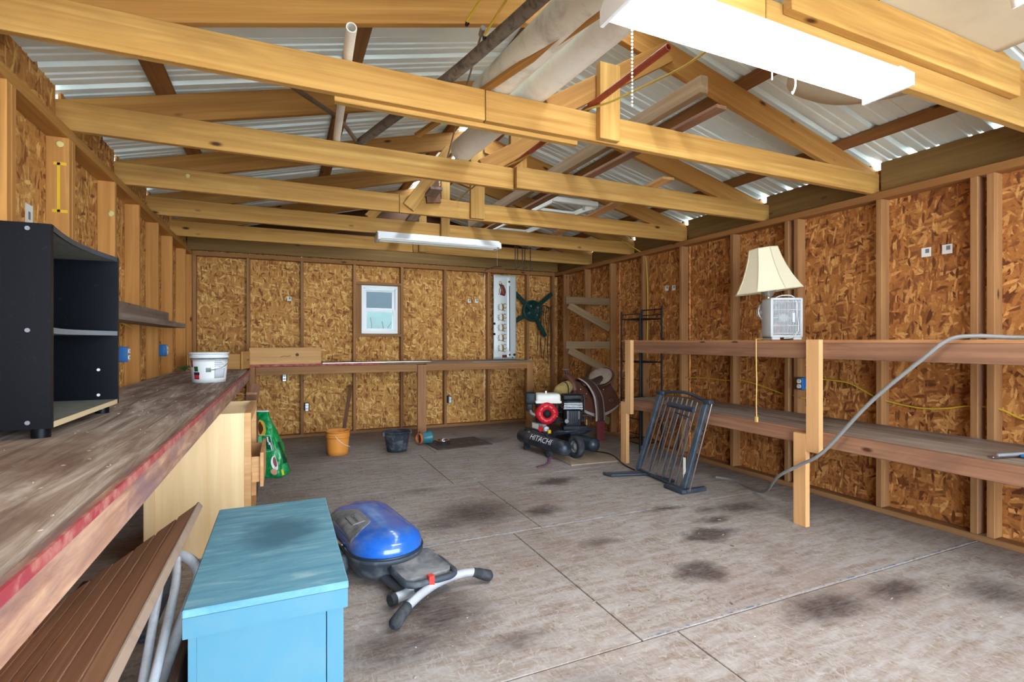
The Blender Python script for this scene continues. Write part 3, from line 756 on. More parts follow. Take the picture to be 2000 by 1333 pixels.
# ------------------------------------------------------------------ blue cabinet in front
def bluecab():
    x0,x1,y0,y1,z1=-.222,.163,1.445,2.26,.55
    t=thing('blue_cabinet','light blue painted cabinet with worn dusty top standing beside the slatted table','cabinet',((x0+x1)/2,(y0+y1)/2,0))
    sky=plain('sky_blue_paint',(74,124,144),.45,dirt=(92,124,138),dirt_amt=.5,dirt_scale=9)
    m,nt,bs=mk('worn_blue_top'); v=coords(nt,(1,1,1),False)
    n=noise(nt,coords(nt,(5,30,5),False),1,5,.65,.6)
    c=ramp(nt,n,[(.3,srgb(70,124,148)),(.55,srgb(98,148,166)),(.75,srgb(150,176,182))])
    sp=nd(nt,'ShaderNodeVectorMath',operation='SUBTRACT'); nt.links.new(v,sp.inputs[0]); sp.inputs[1].default_value=(.035,.06,.55)
    wn=nd(nt,'ShaderNodeTexNoise'); nt.links.new(v,wn.inputs['Vector']); wn.inputs['Scale'].default_value=9; wn.inputs['Detail'].default_value=5
    ad=nd(nt,'ShaderNodeVectorMath',operation='MULTIPLY_ADD'); nt.links.new(wn.outputs['Color'],ad.inputs[0]); ad.inputs[1].default_value=(.16,.16,0); nt.links.new(sp.outputs[0],ad.inputs[2])
    ml=nd(nt,'ShaderNodeVectorMath',operation='MULTIPLY'); nt.links.new(ad.outputs[0],ml.inputs[0]); ml.inputs[1].default_value=(6.5,5.0,0)
    ml2=nd(nt,'ShaderNodeVectorMath',operation='SUBTRACT'); nt.links.new(ml.outputs[0],ml2.inputs[0]); ml2.inputs[1].default_value=(.5,.4,0)
    ln=nd(nt,'ShaderNodeVectorMath',operation='LENGTH'); nt.links.new(ml2.outputs[0],ln.inputs[0])
    k=ramp(nt,ln.outputs['Value'],[(.45,(1,1,1)),(.95,(0,0,0))])
    c=mixc(nt,math_(nt,'MULTIPLY',k,.8),c,srgb(52,92,112))
    nt.links.new(c,bs.inputs['Base Color']); bs.inputs['Roughness'].default_value=.6; bump(nt,bs,n,.2,.001)
    cx,cy=(x0+x1)/2,(y0+y1)/2
    MB().rbox((cx,cy,z1-.010),(x1-x0,y1-y0,.020),.003,seg=1).build('cabinet_top',m,t)
    MB().box((cx,cy,z1-.045),(x1-x0-.004,y1-y0-.004,.050)).build('top_rail',sky,t)
    i=.012
    MB().box((x0+i+.008,cy+.008,.240),(.016,y1-y0-2*i-.016,.48)).build('side_panel',sky,t)
    MB().box((x1-i-.008,cy+.008,.240),(.016,y1-y0-2*i-.016,.48)).build('side_panel',sky,t)
    MB().box((cx,y1-i-.008,.240),(x1-x0-2*i-.03,.012,.48)).build('back_panel',sky,t)
    MB().box((x1-i-.021,y0+i+.006,.24),(.042,.012,.48)).build('face_stile',sky,t)
    MB().box((x0+i+.009,y0+i+.006,.24),(.018,.012,.48)).build('face_stile',sky,t)
    d=MB().box(((x0+i+.0185+x1-i-.0445)/2,y0+i+.006,.24),((x1-i-.0445)-(x0+i+.0185),.013,.475)).build('door',sky,t)
    MB().box((cx,cy+.01,.47),(x1-x0-2*i-.034,y1-y0-2*i-.03,.02)).build('inner_frame',sky,t)
    for z in (.02,): MB().box((cx,cy,z),(x1-x0-2*i-.03,y1-y0-2*i-.03,.03)).build('cabinet_floor',M['dark'],t)
bluecab()
# ------------------------------------------------------------------ slatted folding table leaning under the bench
def slat_table():
    y0,y1=.92,2.2
    e=Vector((-.283,0,.592)); d=Vector((-.357,0,-.25)).normalized(); nrm=Vector((.25,0,-.357)).normalized()
    t=thing('folding_table','brown slatted folding table with grey tube legs tilted under the workbench edge','table',(-.5,1.55,0))
    w=.076
    for k in range(8):
        c=e+d*(w*(k+.5))
        board('slat',(c.x,y0+.004*(k%3),c.z),(c.x,y1-.006*((k*5)%4),c.z),w-.010,.018,M['slat'],t,up=d,bev=.0007)
    g=plain('pale_edge_wood',(150,128,112),.7,dirt=(110,90,80),dirt_scale=8)
    c=e-d*.004
    board('edge_strip',(c.x,y0,c.z),(c.x,y1,c.z),.010,.024,g,t,up=d)
    for y in (1.15,1.95):
        a=e+d*.03+nrm*.02; b=e+d*.59+nrm*.02
        board('cross_batten',(a.x,y,a.z),(b.x,y,b.z),.05,.02,M['slatdark'],t,up=(0,1,0))
    tb=plain('grey_painted_tube',(206,210,216),.35,.3,dirt=(120,116,112),dirt_scale=14)
    P=spline([(-.36,1.98,.50),(-.29,1.95,.50),(-.245,1.90,.455),(-.262,1.78,.40),(-.30,1.55,.28),(-.34,1.30,.15),(-.375,1.08,.03)],6)
    MB().tube(P,.0165,10).build('tube_leg',tb,t)
    P=spline([(-.30,1.88,.52),(-.285,1.74,.47),(-.29,1.45,.34),(-.30,1.15,.20),(-.30,.95,.10)],6)
    MB().tube(P,.012,10).build('tube_leg',tb,t)
    P=spline([(-.33,1.80,.49),(-.32,1.5,.30),(-.32,1.25,.14),(-.32,1.1,.013)],6)
    MB().tube(P,.012,10).build('tube_leg',tb,t)
    for y in (1.0,2.05):
        b=e+d*.58+nrm*.03
        MB().tube([(b.x,y,b.z+.01),(b.x,y,.012)],.012,10).build('tube_leg',tb,t)
    # second leaf, folded down on the floor side
    t2=thing('folding_bench','dark brown plank bench leaf standing on edge between slatted table and blue cabinet','bench',(-.26,1.5,0))
    for k in range(4):
        z=.05+.092*k
        board('plank',(-.335+.030*k,.95,z),(-.300+.030*k*.6,2.18,z),.088,.018,M['slatdark'],t2)
    for y in (1.2,1.95): board('batten',(-.345+.01,y,.01),(-.26+.01,y,.36),.05,.012,M['slatdark'],t2,up=(0,1,0))
slat_table()
# dark blue tarp lump under the bench
random.seed(11)
def tarp(u,v):
    x=-.90+.42*u; y=2.45+.72*v; e=math.sin(PI*u)*math.sin(PI*v)
    return (x,y,.012+.16*e+.035*math.sin(9*u+3*v)*e+.03*math.sin(13*v-4*u)*e)
top(MB().sheet(tarp,18,24,.004),'blue_tarp',plain('dark_blue_tarp',(34,46,70),.5,dirt=(110,112,118),dirt_amt=.6,dirt_scale=40),'crumpled dusty dark blue tarp on the floor under the left workbench','tarp',loc=(-.69,2.8,0))
# ------------------------------------------------------------------ portable grill
def grill():
    ang=math.atan2(-.988,.156)   # long axis toward the doorway
    t=thing('portable_grill','blue lidded portable grill folded flat on the floor','grill',(.465,2.82,0),ang)
    blue,nt,bs=mk('grill_blue_enamel'); v=coords(nt,(1,1,1),False)
    n=noise(nt,v,9,5,.65); c=mixc(nt,math_(nt,'MULTIPLY',ramp(nt,n,[(.45,(0,0,0)),(.7,(1,1,1))]),.5),srgb(26,88,176),srgb(100,126,158))
    nt.links.new(c,bs.inputs['Base Color']); bs.inputs['Roughness'].default_value=.22; bs.inputs['Coat Weight'].default_value=.4
    dk=plain('dusty_dark_plastic',(52,58,66),.55,dirt=(126,126,126),dirt_amt=.7,dirt_scale=8)
    dt=plain('dusty_grey_tray',(66,70,76),.6,dirt=(150,148,146),dirt_amt=.8,dirt_scale=7,dirt_lo=.36,dirt_hi=.62)
    L,R=.41,.185
    OX=-.07
    def stad(k,n=14):
        out=[]
        for i in range(n+1):
            a=-PI/2+PI*i/n; out.append((OX+L*.5+R*k*math.cos(a),R*k*math.sin(a)))
        for i in range(n+1):
            a=PI/2+PI*i/n; out.append((OX-L*.5+R*k*math.cos(a),R*k*math.sin(a)))
        return out
    def loft(rings,name,m,cap=True):
        mm=MB(); vs=[];n=None
        for k,z in rings:
            o=stad(k); n=len(o); vs+=[(x,y,z) for x,y in o]
        fs=[(j*n+i,j*n+(i+1)%n,(j+1)*n+(i+1)%n,(j+1)*n+i) for j in range(len(rings)-1) for i in range(n)]
        mm.add(vs,fs,True)
        if cap: mm.add(vs[-n:],[tuple(range(n))]); mm.add(vs[:n],[tuple(range(n))[::-1]])
        return mm.build(name,m,t,local=True)
    loft([(.80,.03),(.95,.07),(1.0,.115),(1.03,.118),(1.03,.135),(1.0,.138)],'grill_body',dk)
    lid=loft([(.99,.138),(1.0,.15),(.985,.172),(.94,.195),(.84,.215),(.66,.230),(.40,.238),(.1,.241)],'lid',blue)
    loft([(1.035,.137),(1.045,.143),(1.035,.149),(1.0,.150)],'lid_rim',plain('dark_rim',(40,50,66),.4,.3),cap=False)
    # dark plate with the name badge let into the wall side of the lid
    RK=[(0,.2415),(.1,.241),(.40,.238),(.66,.230),(.84,.215),(.94,.195),(.985,.172),(1.0,.15)]
    def dz(x,y):
        qx=max(0,abs(x-OX)-L*.5); k=math.hypot(qx,y)/R
        for (k0,z0),(k1,z1) in zip(RK,RK[1:]):
            if k<=k1: return z0+(z1-z0)*(k-k0)/(k1-k0)
        return .15
    def lens_patch(nm,m,x0,x1,y0,y1,off,sk=0,cut=0):
        def fn(u,v):
            x=x0+(x1-x0)*u+sk*v; y=y0+(y1-y0)*v
            if cut: 
                e=abs(2*u-1); y=y0+(y1-y0)*v*(1-cut*max(0,e-.55)/.45)
            return (x,y,dz(x,y)+off)
        return MB().sheet(fn,16,12,.004).build(nm,m,lid,local=True)
    lens_patch('lid_recess',dt,OX-.24,OX+.20,-.178,-.040,.0022,0,.8)
    lens_patch('name_plate',M['grey'],OX-.075,OX+.075,-.132,-.066,.0045)
    vs,fs=text_mesh('Coleman',.032)
    MB().add([(OX+v.x,-.099+v.y,dz(OX+v.x,-.099+v.y)+.006) for v in vs],fs).build('name_lettering',M['dark'],lid,local=True)
    P=[(OX-.33,-.135,.157),(OX-.25,-.182,.157),(OX-.10,-.20,.157),(OX+.12,-.20,.157)]
    MB().tube(spline(P,5),.006,8).build('lid_handle',M['chrome'],lid,local=True)
    MB().rbox((.0,-.225,.07),(.20,.10,.10),.02).build('control_box',dk,t,local=True)
    MB().cyl((-.01,-.27,.09),(-.01,-.295,.095),.030,n=20).build('knob',M['grey'],t,local=True)
    MB().cyl((-.13,-.22,.10),(-.13,-.26,.11),.018,n=14).build('hose_fitting',M['steel'],t,local=True)
    def rr(x0,x1,y0,y1,r,n=5):
        q=[]
        for cx,cy,a in ((x1-r,y1-r,0),(x0+r,y1-r,PI/2),(x0+r,y0+r,PI),(x1-r,y0+r,1.5*PI)):
            for i in range(n+1): q.append((cx+r*math.cos(a+PI/2*i/n),cy+r*math.sin(a+PI/2*i/n)))
        return q
    MB().prism(rr(.20,.50,-.035,.205,.04),.085,.112).build('side_table',dt,t,local=True)
    P=[(x,y,.098) for x,y in rr(.30,.545,-.04,.212,.055)]
    MB().tube(P,.015,8,closed=True).build('table_rim',dk,t,local=True)
    MB().box((.545,.07,.105),(.03,.026,.045)).build('latch',plain('red_latch',(196,58,48),.45),t,local=True)
    lg=plain('silver_grill_leg',(176,178,184),.35,.3,dirt=(140,138,138),dirt_scale=12)
    dg=plain('dark_grill_tube',(80,88,98),.35,.4)
    MB().tube([(.12,-.075,.045),(.48,-.03,.045)],.022,12).build('leg_tube',dg,t,local=True)
    MB().tube([(.18,.12,.04),(.48,.16,.04)],.020,12).build('leg_tube',dg,t,local=True)
    MB().tube([(.505,-.085,.045),(.475,.03,.045)],.024,12).build('pivot_sleeve',lg,t,local=True)
    MB().cyl((.512,-.112,.045),(.505,-.085,.045),.027,n=12).build('end_cap',M['rubber'],t,local=True)
    MB().cyl((.11,-.125,.05),(.115,-.085,.05),.028,n=12).build('pivot_knob',dk,t,local=True)
    A=[(.625,-.08,.055),(.580,.0,.068),(.540,.09,.075),(.515,.18,.076),(.503,.26,.072),(.500,.325,.062)]
    MB().tube(spline(A,6),.0195,12).build('curved_leg',lg,t,local=True)
    MB().cyl((.565,.03,.07),(.475,.02,.05),.016,n=10).build('leg_socket',dg,t,local=True)
    for p,q in (((.618,-.07,.058),(.690,-.165,.028)),((.500,.315,.064),(.525,.41,.028))):
        P=[Vector(p),(Vector(p)+Vector(q))/2,Vector(q)]
        MB().tube(spline(P,5),[.022]*3+[.026]*3+[.028]*3+[.022,.012],10).build('rubber_foot',M['rubber'],t,local=True)
grill()
# ------------------------------------------------------------------ buckets, pot, bowl
org=plain('orange_plastic',(226,146,62),.45,dirt=(190,110,50),dirt_amt=.25)
c=(.535,5.72,.001)
t=thing('orange_bucket','orange plastic bucket with white bail handle on the floor by the back wall','bucket',c)
MB().lathe(bucket_mesh(.105,.122,.25,.003,.005,(.19,.21)),32,c).build('pail',org,t)
P=[(c[0]-.035+.15*k/10,c[1]-.125-.006*math.sin(PI*k/10)+.035*k/10,c[2]+.205-.12*k/10+.02*math.sin(PI*k/10)*-1) for k in range(11)]
MB().tube(spline(P,3),.003,6).build('bail_handle',M['offwhite'],t)
o=board('leaning_stick',(.60,6.02,.02),(.80,6.86,.63),.045,.022,M['oldbrown'],up=(1,0,0)); tag(o,'thin dark wooden stick leaning on the back wall behind the orange bucket','stick')
c=(1.14,5.62,.001)
t=thing('black_bucket','dusty black rubber feed bucket with lugs on the floor near the teal pot','bucket',c)
rb_=plain('dusty_black_rubber',(44,48,56),.7,dirt=(112,116,122),dirt_amt=.75,dirt_scale=14,bumpy=.4)
MB().lathe(bucket_mesh(.105,.142,.215,.006,.008),32,c).build('pail',rb_,t)
for s_ in (-1,1): MB().rbox((c[0]+s_*.150,c[1]+.02*s_,c[2]+.195),(.03,.05,.045),.008).build('lug',rb_,t)
c=Vector((1.50,5.83,.078)); t=thing('flower_pot','teal flower pot with terracotta rim lying on its side by a bench post','pot',(1.50,5.83,0))
Mx=Matrix.Translation(c)@Matrix.Rotation(.35,4,'Z')@Matrix.Rotation(-PI/2+.0,4,'Y')
tl=plain('teal_glaze',(44,106,116),.35,dirt=(70,120,124),dirt_amt=.5)
MB().lathe([(.004,-.075),(.076,-.075),(.078,-.06),(.070,-.055),(.058,.045),(.056,.05),(.004,.05)],28,M=Mx).build('pot_body',tl,t)
MB().lathe([(.0565,.05),(.062,.05),(.062,.085),(.052,.085),(.050,.05)],28,M=Mx).build('pot_base',plain('terracotta',(168,98,60),.7),t)
c=(1.685,5.70,.0115); t=thing('steel_bowl','shiny stainless steel pet bowl on the dark mat beside the teal pot','bowl',c)
MB().lathe([(.004,0),(.085,0),(.088,.004),(.075,.045),(.080,.050),(.072,.052),(.062,.046),(.066,.012),(.004,.010)],32,c).build('bowl_body',M['chrome'],t)
mt=board('floor_mat',(1.53,5.70,.0055),(2.20,5.76,.0055),.52,.009,plain('dark_brown_mat',(74,58,50),.9,dirt=(128,112,102),dirt_amt=.5,dirt_scale=10),up=(0,1,0)); tag(mt,'dark brown rectangular floor mat under the steel bowl','mat')
# ------------------------------------------------------------------ compressor
def compressor():
    ang=math.atan2(-.995,.1)
    t=thing('air_compressor','black twin-tank petrol air compressor with red engine standing on thin plywood','compressor',(2.68,4.79,.012),ang)
    bk=plain('compressor_black',(34,40,50),.35,.2,dirt=(110,112,118),dirt_amt=.45,dirt_scale=7)
    fin=plain('black_cast_iron',(30,32,36),.5,.4,dirt=(90,92,96),dirt_amt=.5,dirt_scale=10)
    r,hl=.074,.40; zt=.128
    tanks=[]
    for y in (-.18,.18):
        pr=[(.001,-hl-.055)]+[(r*math.sin(a),-hl-.055*math.cos(a)) for a in (.4,.8,1.2)]+[(r,-hl),(r,hl)]+[(r*math.sin(a),hl+.055*math.cos(a)) for a in (1.2,.8,.4)]+[(.001,hl+.055)]
        Mx=Matrix.Translation((-.02,y,zt))@Matrix.Rotation(PI/2,4,'Y')
        tanks.append(MB().lathe(pr,28,M=Mx).build('air_tank',bk,t,local=True))
    vs,fs=text_mesh('HITACHI',.085)
    q=MB(); cx,cy=.04,-.18
    a0=math.radians(30)
    q.add([(cx+v.x*1.2,cy-(r+.0015)*math.cos(a0+v.y/r),zt+(r+.0015)*math.sin(a0+v.y/r)) for v in vs],fs)
    q.build('brand_lettering',M['white'],tanks[0],local=True)
    MB().box((-.25,-.205,zt+.070),(.03,.02,.004)).build('yellow_sticker',plain('sticker_yellow',(204,190,60),.5),tanks[0],local=True)
    for x in (-.30,.14):
        f=MB().box((x,-.20,.045),(.05,.05,.05)).build('foot_bracket',bk,t,local=True)
        MB().cyl((x,-.235,.020),(x,-.19,.020),.0205,n=14).build('rubber_foot',M['rubber'],f,local=True)
    for x in (-.30,.05): MB().box((x,.185,.030),(.05,.05,.06)).build('foot_bracket',bk,t,local=True)
    # wheel
    Mx=Matrix.Translation((.31,.01,.115))@Matrix.Rotation(PI/2,4,'X')
    w=MB().lathe([(.065,-.032),(.098,-.036),(.113,-.024),(.115,0),(.113,.024),(.098,.036),(.065,.032),(.060,0),(.065,-.032)],32,M=Mx).build('wheel',M['rubber'],t,local=True)
    MB().lathe([(.001,-.028),(.026,-.028),(.03,-.018),(.062,-.016),(.066,-.026),(.066,.026),(.062,.016),(.03,.018),(.026,.028),(.001,.028)],24,M=Mx).build('wheel_rim',M['grey'],w,local=True)
    MB().cyl((.31,-.11,.115),(.31,.11,.115),.010,n=10).build('axle',M['steel'],t,local=True)
    # deck and handle bar
    MB().rbox((-.13,.03,.220),(.52,.40,.016),.004,seg=1).build('deck_plate',bk,t,local=True)
    for x in (-.33,.07):
        MB().box((x,-.15,.205),(.04,.10,.018)).box((x,.15,.205),(.04,.10,.018)).build('deck_support',bk,t,local=True)
    P=[(.16,-.165,.195),(.21,-.165,.255),(.25,-.15,.270),(.30,-.10,.275),(.32,.0,.278),(.32,.20,.278),(.30,.25,.272),(.22,.25,.24),(.12,.21,.185)]
    MB().tube(spline(P,5),.013,10).build('handle_bar',bk,t,local=True)
    P=[(-.42,-.19,.15),(-.50,-.18,.16),(-.51,-.10,.15),(-.50,-.17,.08)]
    MB().tube(spline(P,4),.009,8).build('carry_handle',bk,t,local=True)
    # control panel
    cp=MB().rbox((-.16,-.135,.262),(.24,.04,.075),.006).build('control_panel',M['grey'],t,local=True)
    MB().box((-.20,-.156,.266),(.12,.003,.055)).build('rating_plate',M['offwhite'],cp,local=True)
    MB().cyl((-.07,-.150,.252),(-.06,-.180,.252),.026,n=18).build('red_knob',plain('red_knob',(206,36,44),.4),cp,local=True)
    MB().cyl((-.02,-.13,.262),(.01,-.150,.262),.026,n=18).build('gauge',M['steel'],cp,local=True)
    MB().rbox((.07,-.155,.238),(.03,.03,.05),.006).cyl((.07,-.155,.215),(.07,-.155,.195),.008,n=8).build('yellow_valve',plain('yellow_valve',(220,178,30),.45),cp,local=True)
    n0=len(t.children)
    before=set(o.name for o in t.children_recursive)
    # engine
    red=plain('engine_red',(196,26,38),.35,dirt=(120,30,36),dirt_amt=.3)
    e=MB().rbox((-.14,-.02,.40),(.22,.18,.22),.02).build('engine_block',fin,t,local=True)
    Mx=Matrix.Translation((-.14,-.11,.405))@Matrix.Rotation(PI/2,4,'X')
    cv=MB().lathe([(.120,-.03),(.122,0),(.118,.03),(.100,.055),(.060,.062),(.058,.056),(.001,.056)],32,M=Mx,fn=lambda a,z:1+.035*math.cos(4*a)).build('recoil_cover',red,t,local=True)
    for k in range(9):
        a=2*PI*k/9; MB().box((-.14+.078*math.cos(a),-.1665,.405+.078*math.sin(a)),(.026,.006,.009),rot=Matrix.Rotation(-a,3,'Y')).build('cooling_slot',M['dark'],cv,local=True)
    Mx2=Matrix.Translation((-.14,-.168,.405))@Matrix.Rotation(PI/2,4,'X')
    MB().lathe([(.001,0),(.045,0),(.045,.008),(.001,.010)],20,M=Mx2).build('starter_hub',M['dark'],cv,local=True)
    MB().box((-.035,-.148,.40),(.012,.004,.06)).build('white_sticker',M['white'],cv,local=True)
    ft=MB().rbox((-.12,-.035,.565),(.27,.20,.10),.03,seg=3).rbox((-.12,-.035,.525),(.285,.21,.03),.012).build('fuel_tank',M['offwhite'],t,local=True)
    MB().cyl((-.14,-.03,.612),(-.14,-.03,.640),.032,n=20).build('fuel_cap',M['chrome'],ft,local=True)
    MB().rbox((-.31,-.02,.56),(.11,.13,.13),.012).rbox((-.32,-.03,.47),(.07,.09,.09),.01).build('air_filter',fin,t,local=True)
    MB().tube(spline([(-.31,-.06,.43),(-.30,-.10,.40),(-.25,-.10,.385)],4),.016,8).build('intake_pipe',M['grey'],t,local=True)
    # pump
    MB().rbox((.155,-.04,.345),(.17,.17,.18),.01).build('crankcase',fin,t,local=True)
    for k in range(6): MB().box((.10+.022*k,-.128,.345),(.006,.01,.15)).build('crankcase_rib',fin,t,local=True)
    for k in range(5): MB().rbox((.15,-.03,.452+.020*k),(.215-.004*k,.20,.009),.003,seg=1).build('cooling_fin',M['steel'] if k<4 else fin,t,local=True)
    MB().rbox((.15,-.03,.495),(.13,.13,.10),.01).build('cylinder',fin,t,local=True)
    MB().rbox((.15,-.03,.575),(.21,.19,.055),.012).build('cylinder_head',fin,t,local=True)
    for x in (.09,.21): MB().cyl((x,-.131,.34),(x,-.131,.43),.006,n=8).build('head_bolt',M['steel'],t,local=True)
    MB().cyl((.075,-.13,.32),(.075,-.15,.32),.022,n=14).build('oil_sight_glass',M['grey'],t,local=True)
    MB().rbox((.17,-.04,.248),(.26,.22,.04),.004,seg=1).build('pump_base',fin,t,local=True)
    # belt guard behind
    g=MB(); 
    for z in (.30,.38,.46,.54): g.box((.06,.115,z),(.50,.008,.008))
    for k in range(13): g.box((-.18+.04*k,.115,.42),(.005,.008,.27))
    g.box((.06,.14,.563),(.52,.07,.012)); g.box((.06,.14,.285),(.52,.07,.012))
    for x in (-.20,.32): g.box((x,.14,.42),(.01,.07,.29))
    g.build('belt_guard',fin,t,local=True)
    Mx=Matrix.Translation((.15,.145,.40))@Matrix.Rotation(PI/2,4,'X')
    MB().lathe([(.001,-.02),(.12,-.02),(.115,0),(.12,.02),(.001,.02)],28,M=Mx).build('flywheel',fin,t,local=True)
    P=[(.27,-.02,.36),(.34,.0,.36),(.375,.02,.345),(.38,.04,.30),(.38,.10,.25)]
    MB().tube(spline(P,5),.011,8).build('discharge_pipe',M['steel'],t,local=True)
    MB().cyl((.36,.17,.23),(.36,.17,.285),.012,n=10).build('brass_valve',plain('brass',(206,168,108),.35,.8),t,local=True)
    MX=Matrix.Translation((-.17,.12,.0))@Matrix.Rotation(math.radians(64),4,'Z')
    for o in t.children_recursive:
        if o.name not in before: o.data.transform(MX)
compressor()
o=board('plywood_scrap',(2.56,4.25,.0055),(3.20,4.20,.0055),.82,.010,plain('grey_tan_plywood',(158,138,118),.85,dirt=(122,102,86),dirt_scale=6,dirt_amt=.5),up=(0,1,0)); 
o.location.y+=.41; tag(o,'thin pale plywood sheet lying on the floor under the compressor','plywood')
SPN=spline([(2.20,4.33,.004),(2.28,4.35,.006),(2.37,4.42,.008),(2.43,4.52,.008),(2.50,4.62,.020),(2.56,4.68,.022)],6)
def strapf(u,v):
    i=min(int(u*(len(SPN)-1)),len(SPN)-2); p=SPN[i]; d=(SPN[i+1]-SPN[i]).normalized(); n=Vector((-d.y,d.x,0)).normalized()
    w=.030 if i>7 else .042
    return p+n*(v-.5)*w+Vector((0,0,.003))
top(MB().sheet(strapf,len(SPN)-1,2,.002),'purple_strap',plain('faded_purple_webbing',(112,70,92),.8),'faded purple webbing strap trailing from under the compressor','strap',loc=(2.3,4.4,.005))
P=spline([(3.02,4.66,.02),(3.12,4.52,.018),(3.10,4.35,.018),(3.02,4.14,.016),(2.98,3.98,.010),(2.97,3.86,.008)],6)
top(MB().tube(P,.006,6),'power_cord',M['darkmetal'],'thin dark cord running from the compressor past the bench post','cord',loc=(3.05,4.3,.01))
# ------------------------------------------------------------------ saddle brackets and saddle
def bracket(z,label,hid=False):
    t=thing('saddle_rack',label,'bracket',(3.5,5.46,z-.6))
    board('arm',(3.163,5.455,z-.045),(3.80,5.455,z-.045),.09,.038,M['bracket'],t)
    board('brace',(3.20,5.455,z-.105),(3.80,5.455,z-.385),.09,.036,M['bracket'],t)
    return t
bracket(1.745,'topmost weathered timber wall bracket with diagonal brace near the back corner')
bracket(1.195,'middle weathered timber wall bracket with diagonal brace above the saddle')
bracket(.56,'lowest timber wall bracket, the one carrying the brown saddle')
def saddle():
    c=Vector((3.46,5.40,0))
    t=thing('western_saddle','brown leather western saddle with pale seat hung on the wall bracket','saddle',(3.46,5.455,.56))
    lea=plain('brown_leather',(96,58,46),.42,dirt=(62,40,34),dirt_amt=.5,dirt_scale=8,bumpy=.2)
    dkl=plain('dark_leather',(66,44,38),.5,dirt=(100,78,66),dirt_amt=.4,dirt_scale=10)
    tan=plain('suede_seat',(158,142,126),.85,dirt=(130,112,96),dirt_amt=.5,dirt_scale=12)
    flc=plain('grey_fleece',(172,156,148),.95)
    yc=5.455
    # skirt draped over the bracket: x 3.15..3.86, hangs both sides
    def drape(u,v,x0,x1,zt,drop,spread,taper=0,rnd=.0):
        x=x0+(x1-x0)*u
        s=(v-.5)*2; a=abs(s)
        z=zt-drop*(a**1.25)*(1-taper*abs(2*u-1)**2); y=yc+math.copysign(spread*(a**.7),s) if a>1e-6 else yc
        return (x,y,z+rnd*math.sin(PI*u))
    MB().sheet(lambda u,v:drape(u,v,3.20,3.785,.66+.02*0,.30,.26,.28,-.03),16,18,.012).build('skirt',lea,t)
    MB().sheet(lambda u,v:drape(u,v,3.22,3.77,.625,.31,.245,.28,-.03),16,18,.016).build('fleece_lining',flc,t)
    # front jockey and pommel
    MB().sheet(lambda u,v:drape(u,v,3.20,3.42,.735-.05*u,.28,.20,.1,.0),10,16,.012).build('front_jockey',lea,t)
    MB().tube(spline([(3.22,yc-.13,.60),(3.20,yc-.09,.71),(3.19,yc,.765),(3.20,yc+.09,.71),(3.22,yc+.13,.60)],5),.042,12).build('pommel',lea,t)
    h=MB().tube(spline([(3.20,yc,.75),(3.175,yc,.80),(3.165,yc,.845)],4),[.030,.026,.023,.021,.020,.020,.020,.022,.024],12).build('horn',dkl,t)
    MB().lathe([(.001,0),(.040,.002),(.043,.010),(.036,.018),(.001,.020)],20,c=(3.162,yc,.842)).build('horn_cap',plain('horn_cap',(120,104,92),.4),h)
    # seat and cantle: pale quilted pad rising to the back
    def seat(u,v):
        s=(v-.5)*2; x=3.34+.36*u
        w=.09+.07*math.sin(PI*min(1,u*.7+.15)); 
        z=.735-.03*math.sin(PI*u*.8)+.16*max(0,u-.45)**1.1*1.6+.05*abs(s)**2*(1 if u>.5 else .3)-.09*abs(s)**3
        return (x,yc+w*s,z)
    MB().sheet(seat,14,14,.02).build('seat',dkl,t)
    def cant(u,v):
        a=PI*(u*1.0); r=.135*(v**.5)
        y=yc+r*math.cos(a*2)*1.15; z=.80+r*math.sin(a*2)*.72
        x=3.63+.06*(z-.80)/.1+.03*v
        return (x,y,z)
    Q=Vector((-.72,-.38,.58)).to_track_quat('Z','Y').to_matrix().to_4x4()
    Mx=Matrix.Translation((3.615,yc-.075,.765))@Q@Matrix.Diagonal((1.55,1.22,1,1))
    MB().lathe([(.001,.016),(.07,.014),(.098,.004),(.104,-.008),(.001,-.014)],30,M=Mx).build('seat_pad',tan,t)
    Mx=Matrix.Translation((3.63,yc-.055,.752))@Q@Matrix.Diagonal((1.55,1.22,1,1))
    MB().lathe([(.08,-.022),(.118,-.020),(.124,-.006),(.116,.006),(.100,-.006)],30,M=Mx).build('cantle',lea,t)
    MB().tube(spline([(3.60,yc-.14,.70),(3.66,yc-.15,.74),(3.72,yc-.10,.80),(3.735,yc,.83),(3.72,yc+.10,.80)],5),.02,8).build('cantle_roll',lea,t)
    # stirrup fender with pale stitched border, hanging on the near side
    fx=[(3.36,yc-.06,.745),(3.41,yc-.17,.68),(3.445,yc-.265,.55),(3.455,yc-.30,.40),(3.455,yc-.31,.24)]
    F=spline(fx,6); n=len(F)-1
    def fend(w,off):
        def fn(u,v):
            p=F[int(round(u*n))]; return (p.x+(v-.5)*w,p.y-off,p.z+off*.3)
        return fn
    MB().sheet(fend(.128,.010),n,4,.010).build('fender_border',flc,t)
    MB().sheet(fend(.085,.019),n,4,.008).build('fender',dkl,t)
    MB().box((3.46,yc-.315,.13),(.11,.02,.24)).build('stirrup_leather',plain('ox_red_leather',(104,44,46),.45),t)
    for p in ((3.265,yc-.185,.62),(3.33,yc-.215,.565),(3.61,yc-.16,.60)): MB().sphere(p,.010,10,6,(1,.5,1)).build('concho',M['chrome'],t)
    MB().tube([(3.66+.028*math.cos(a*PI/8),yc-.245,.47+.022*math.sin(a*PI/8)) for a in range(16)],.0035,6,closed=True).build('d_ring',M['steel'],t)
    MB().tube(spline([(3.275,yc-.20,.55),(3.29,yc-.235,.52),(3.32,yc-.235,.51)],4),.005,6).build('latigo_string',M['dark'],t)
    # rolled pad in front
    t2=thing('rolled_pad','yellowish rolled saddle pad tucked against the front of the saddle','pad',(3.07,5.36,.52))
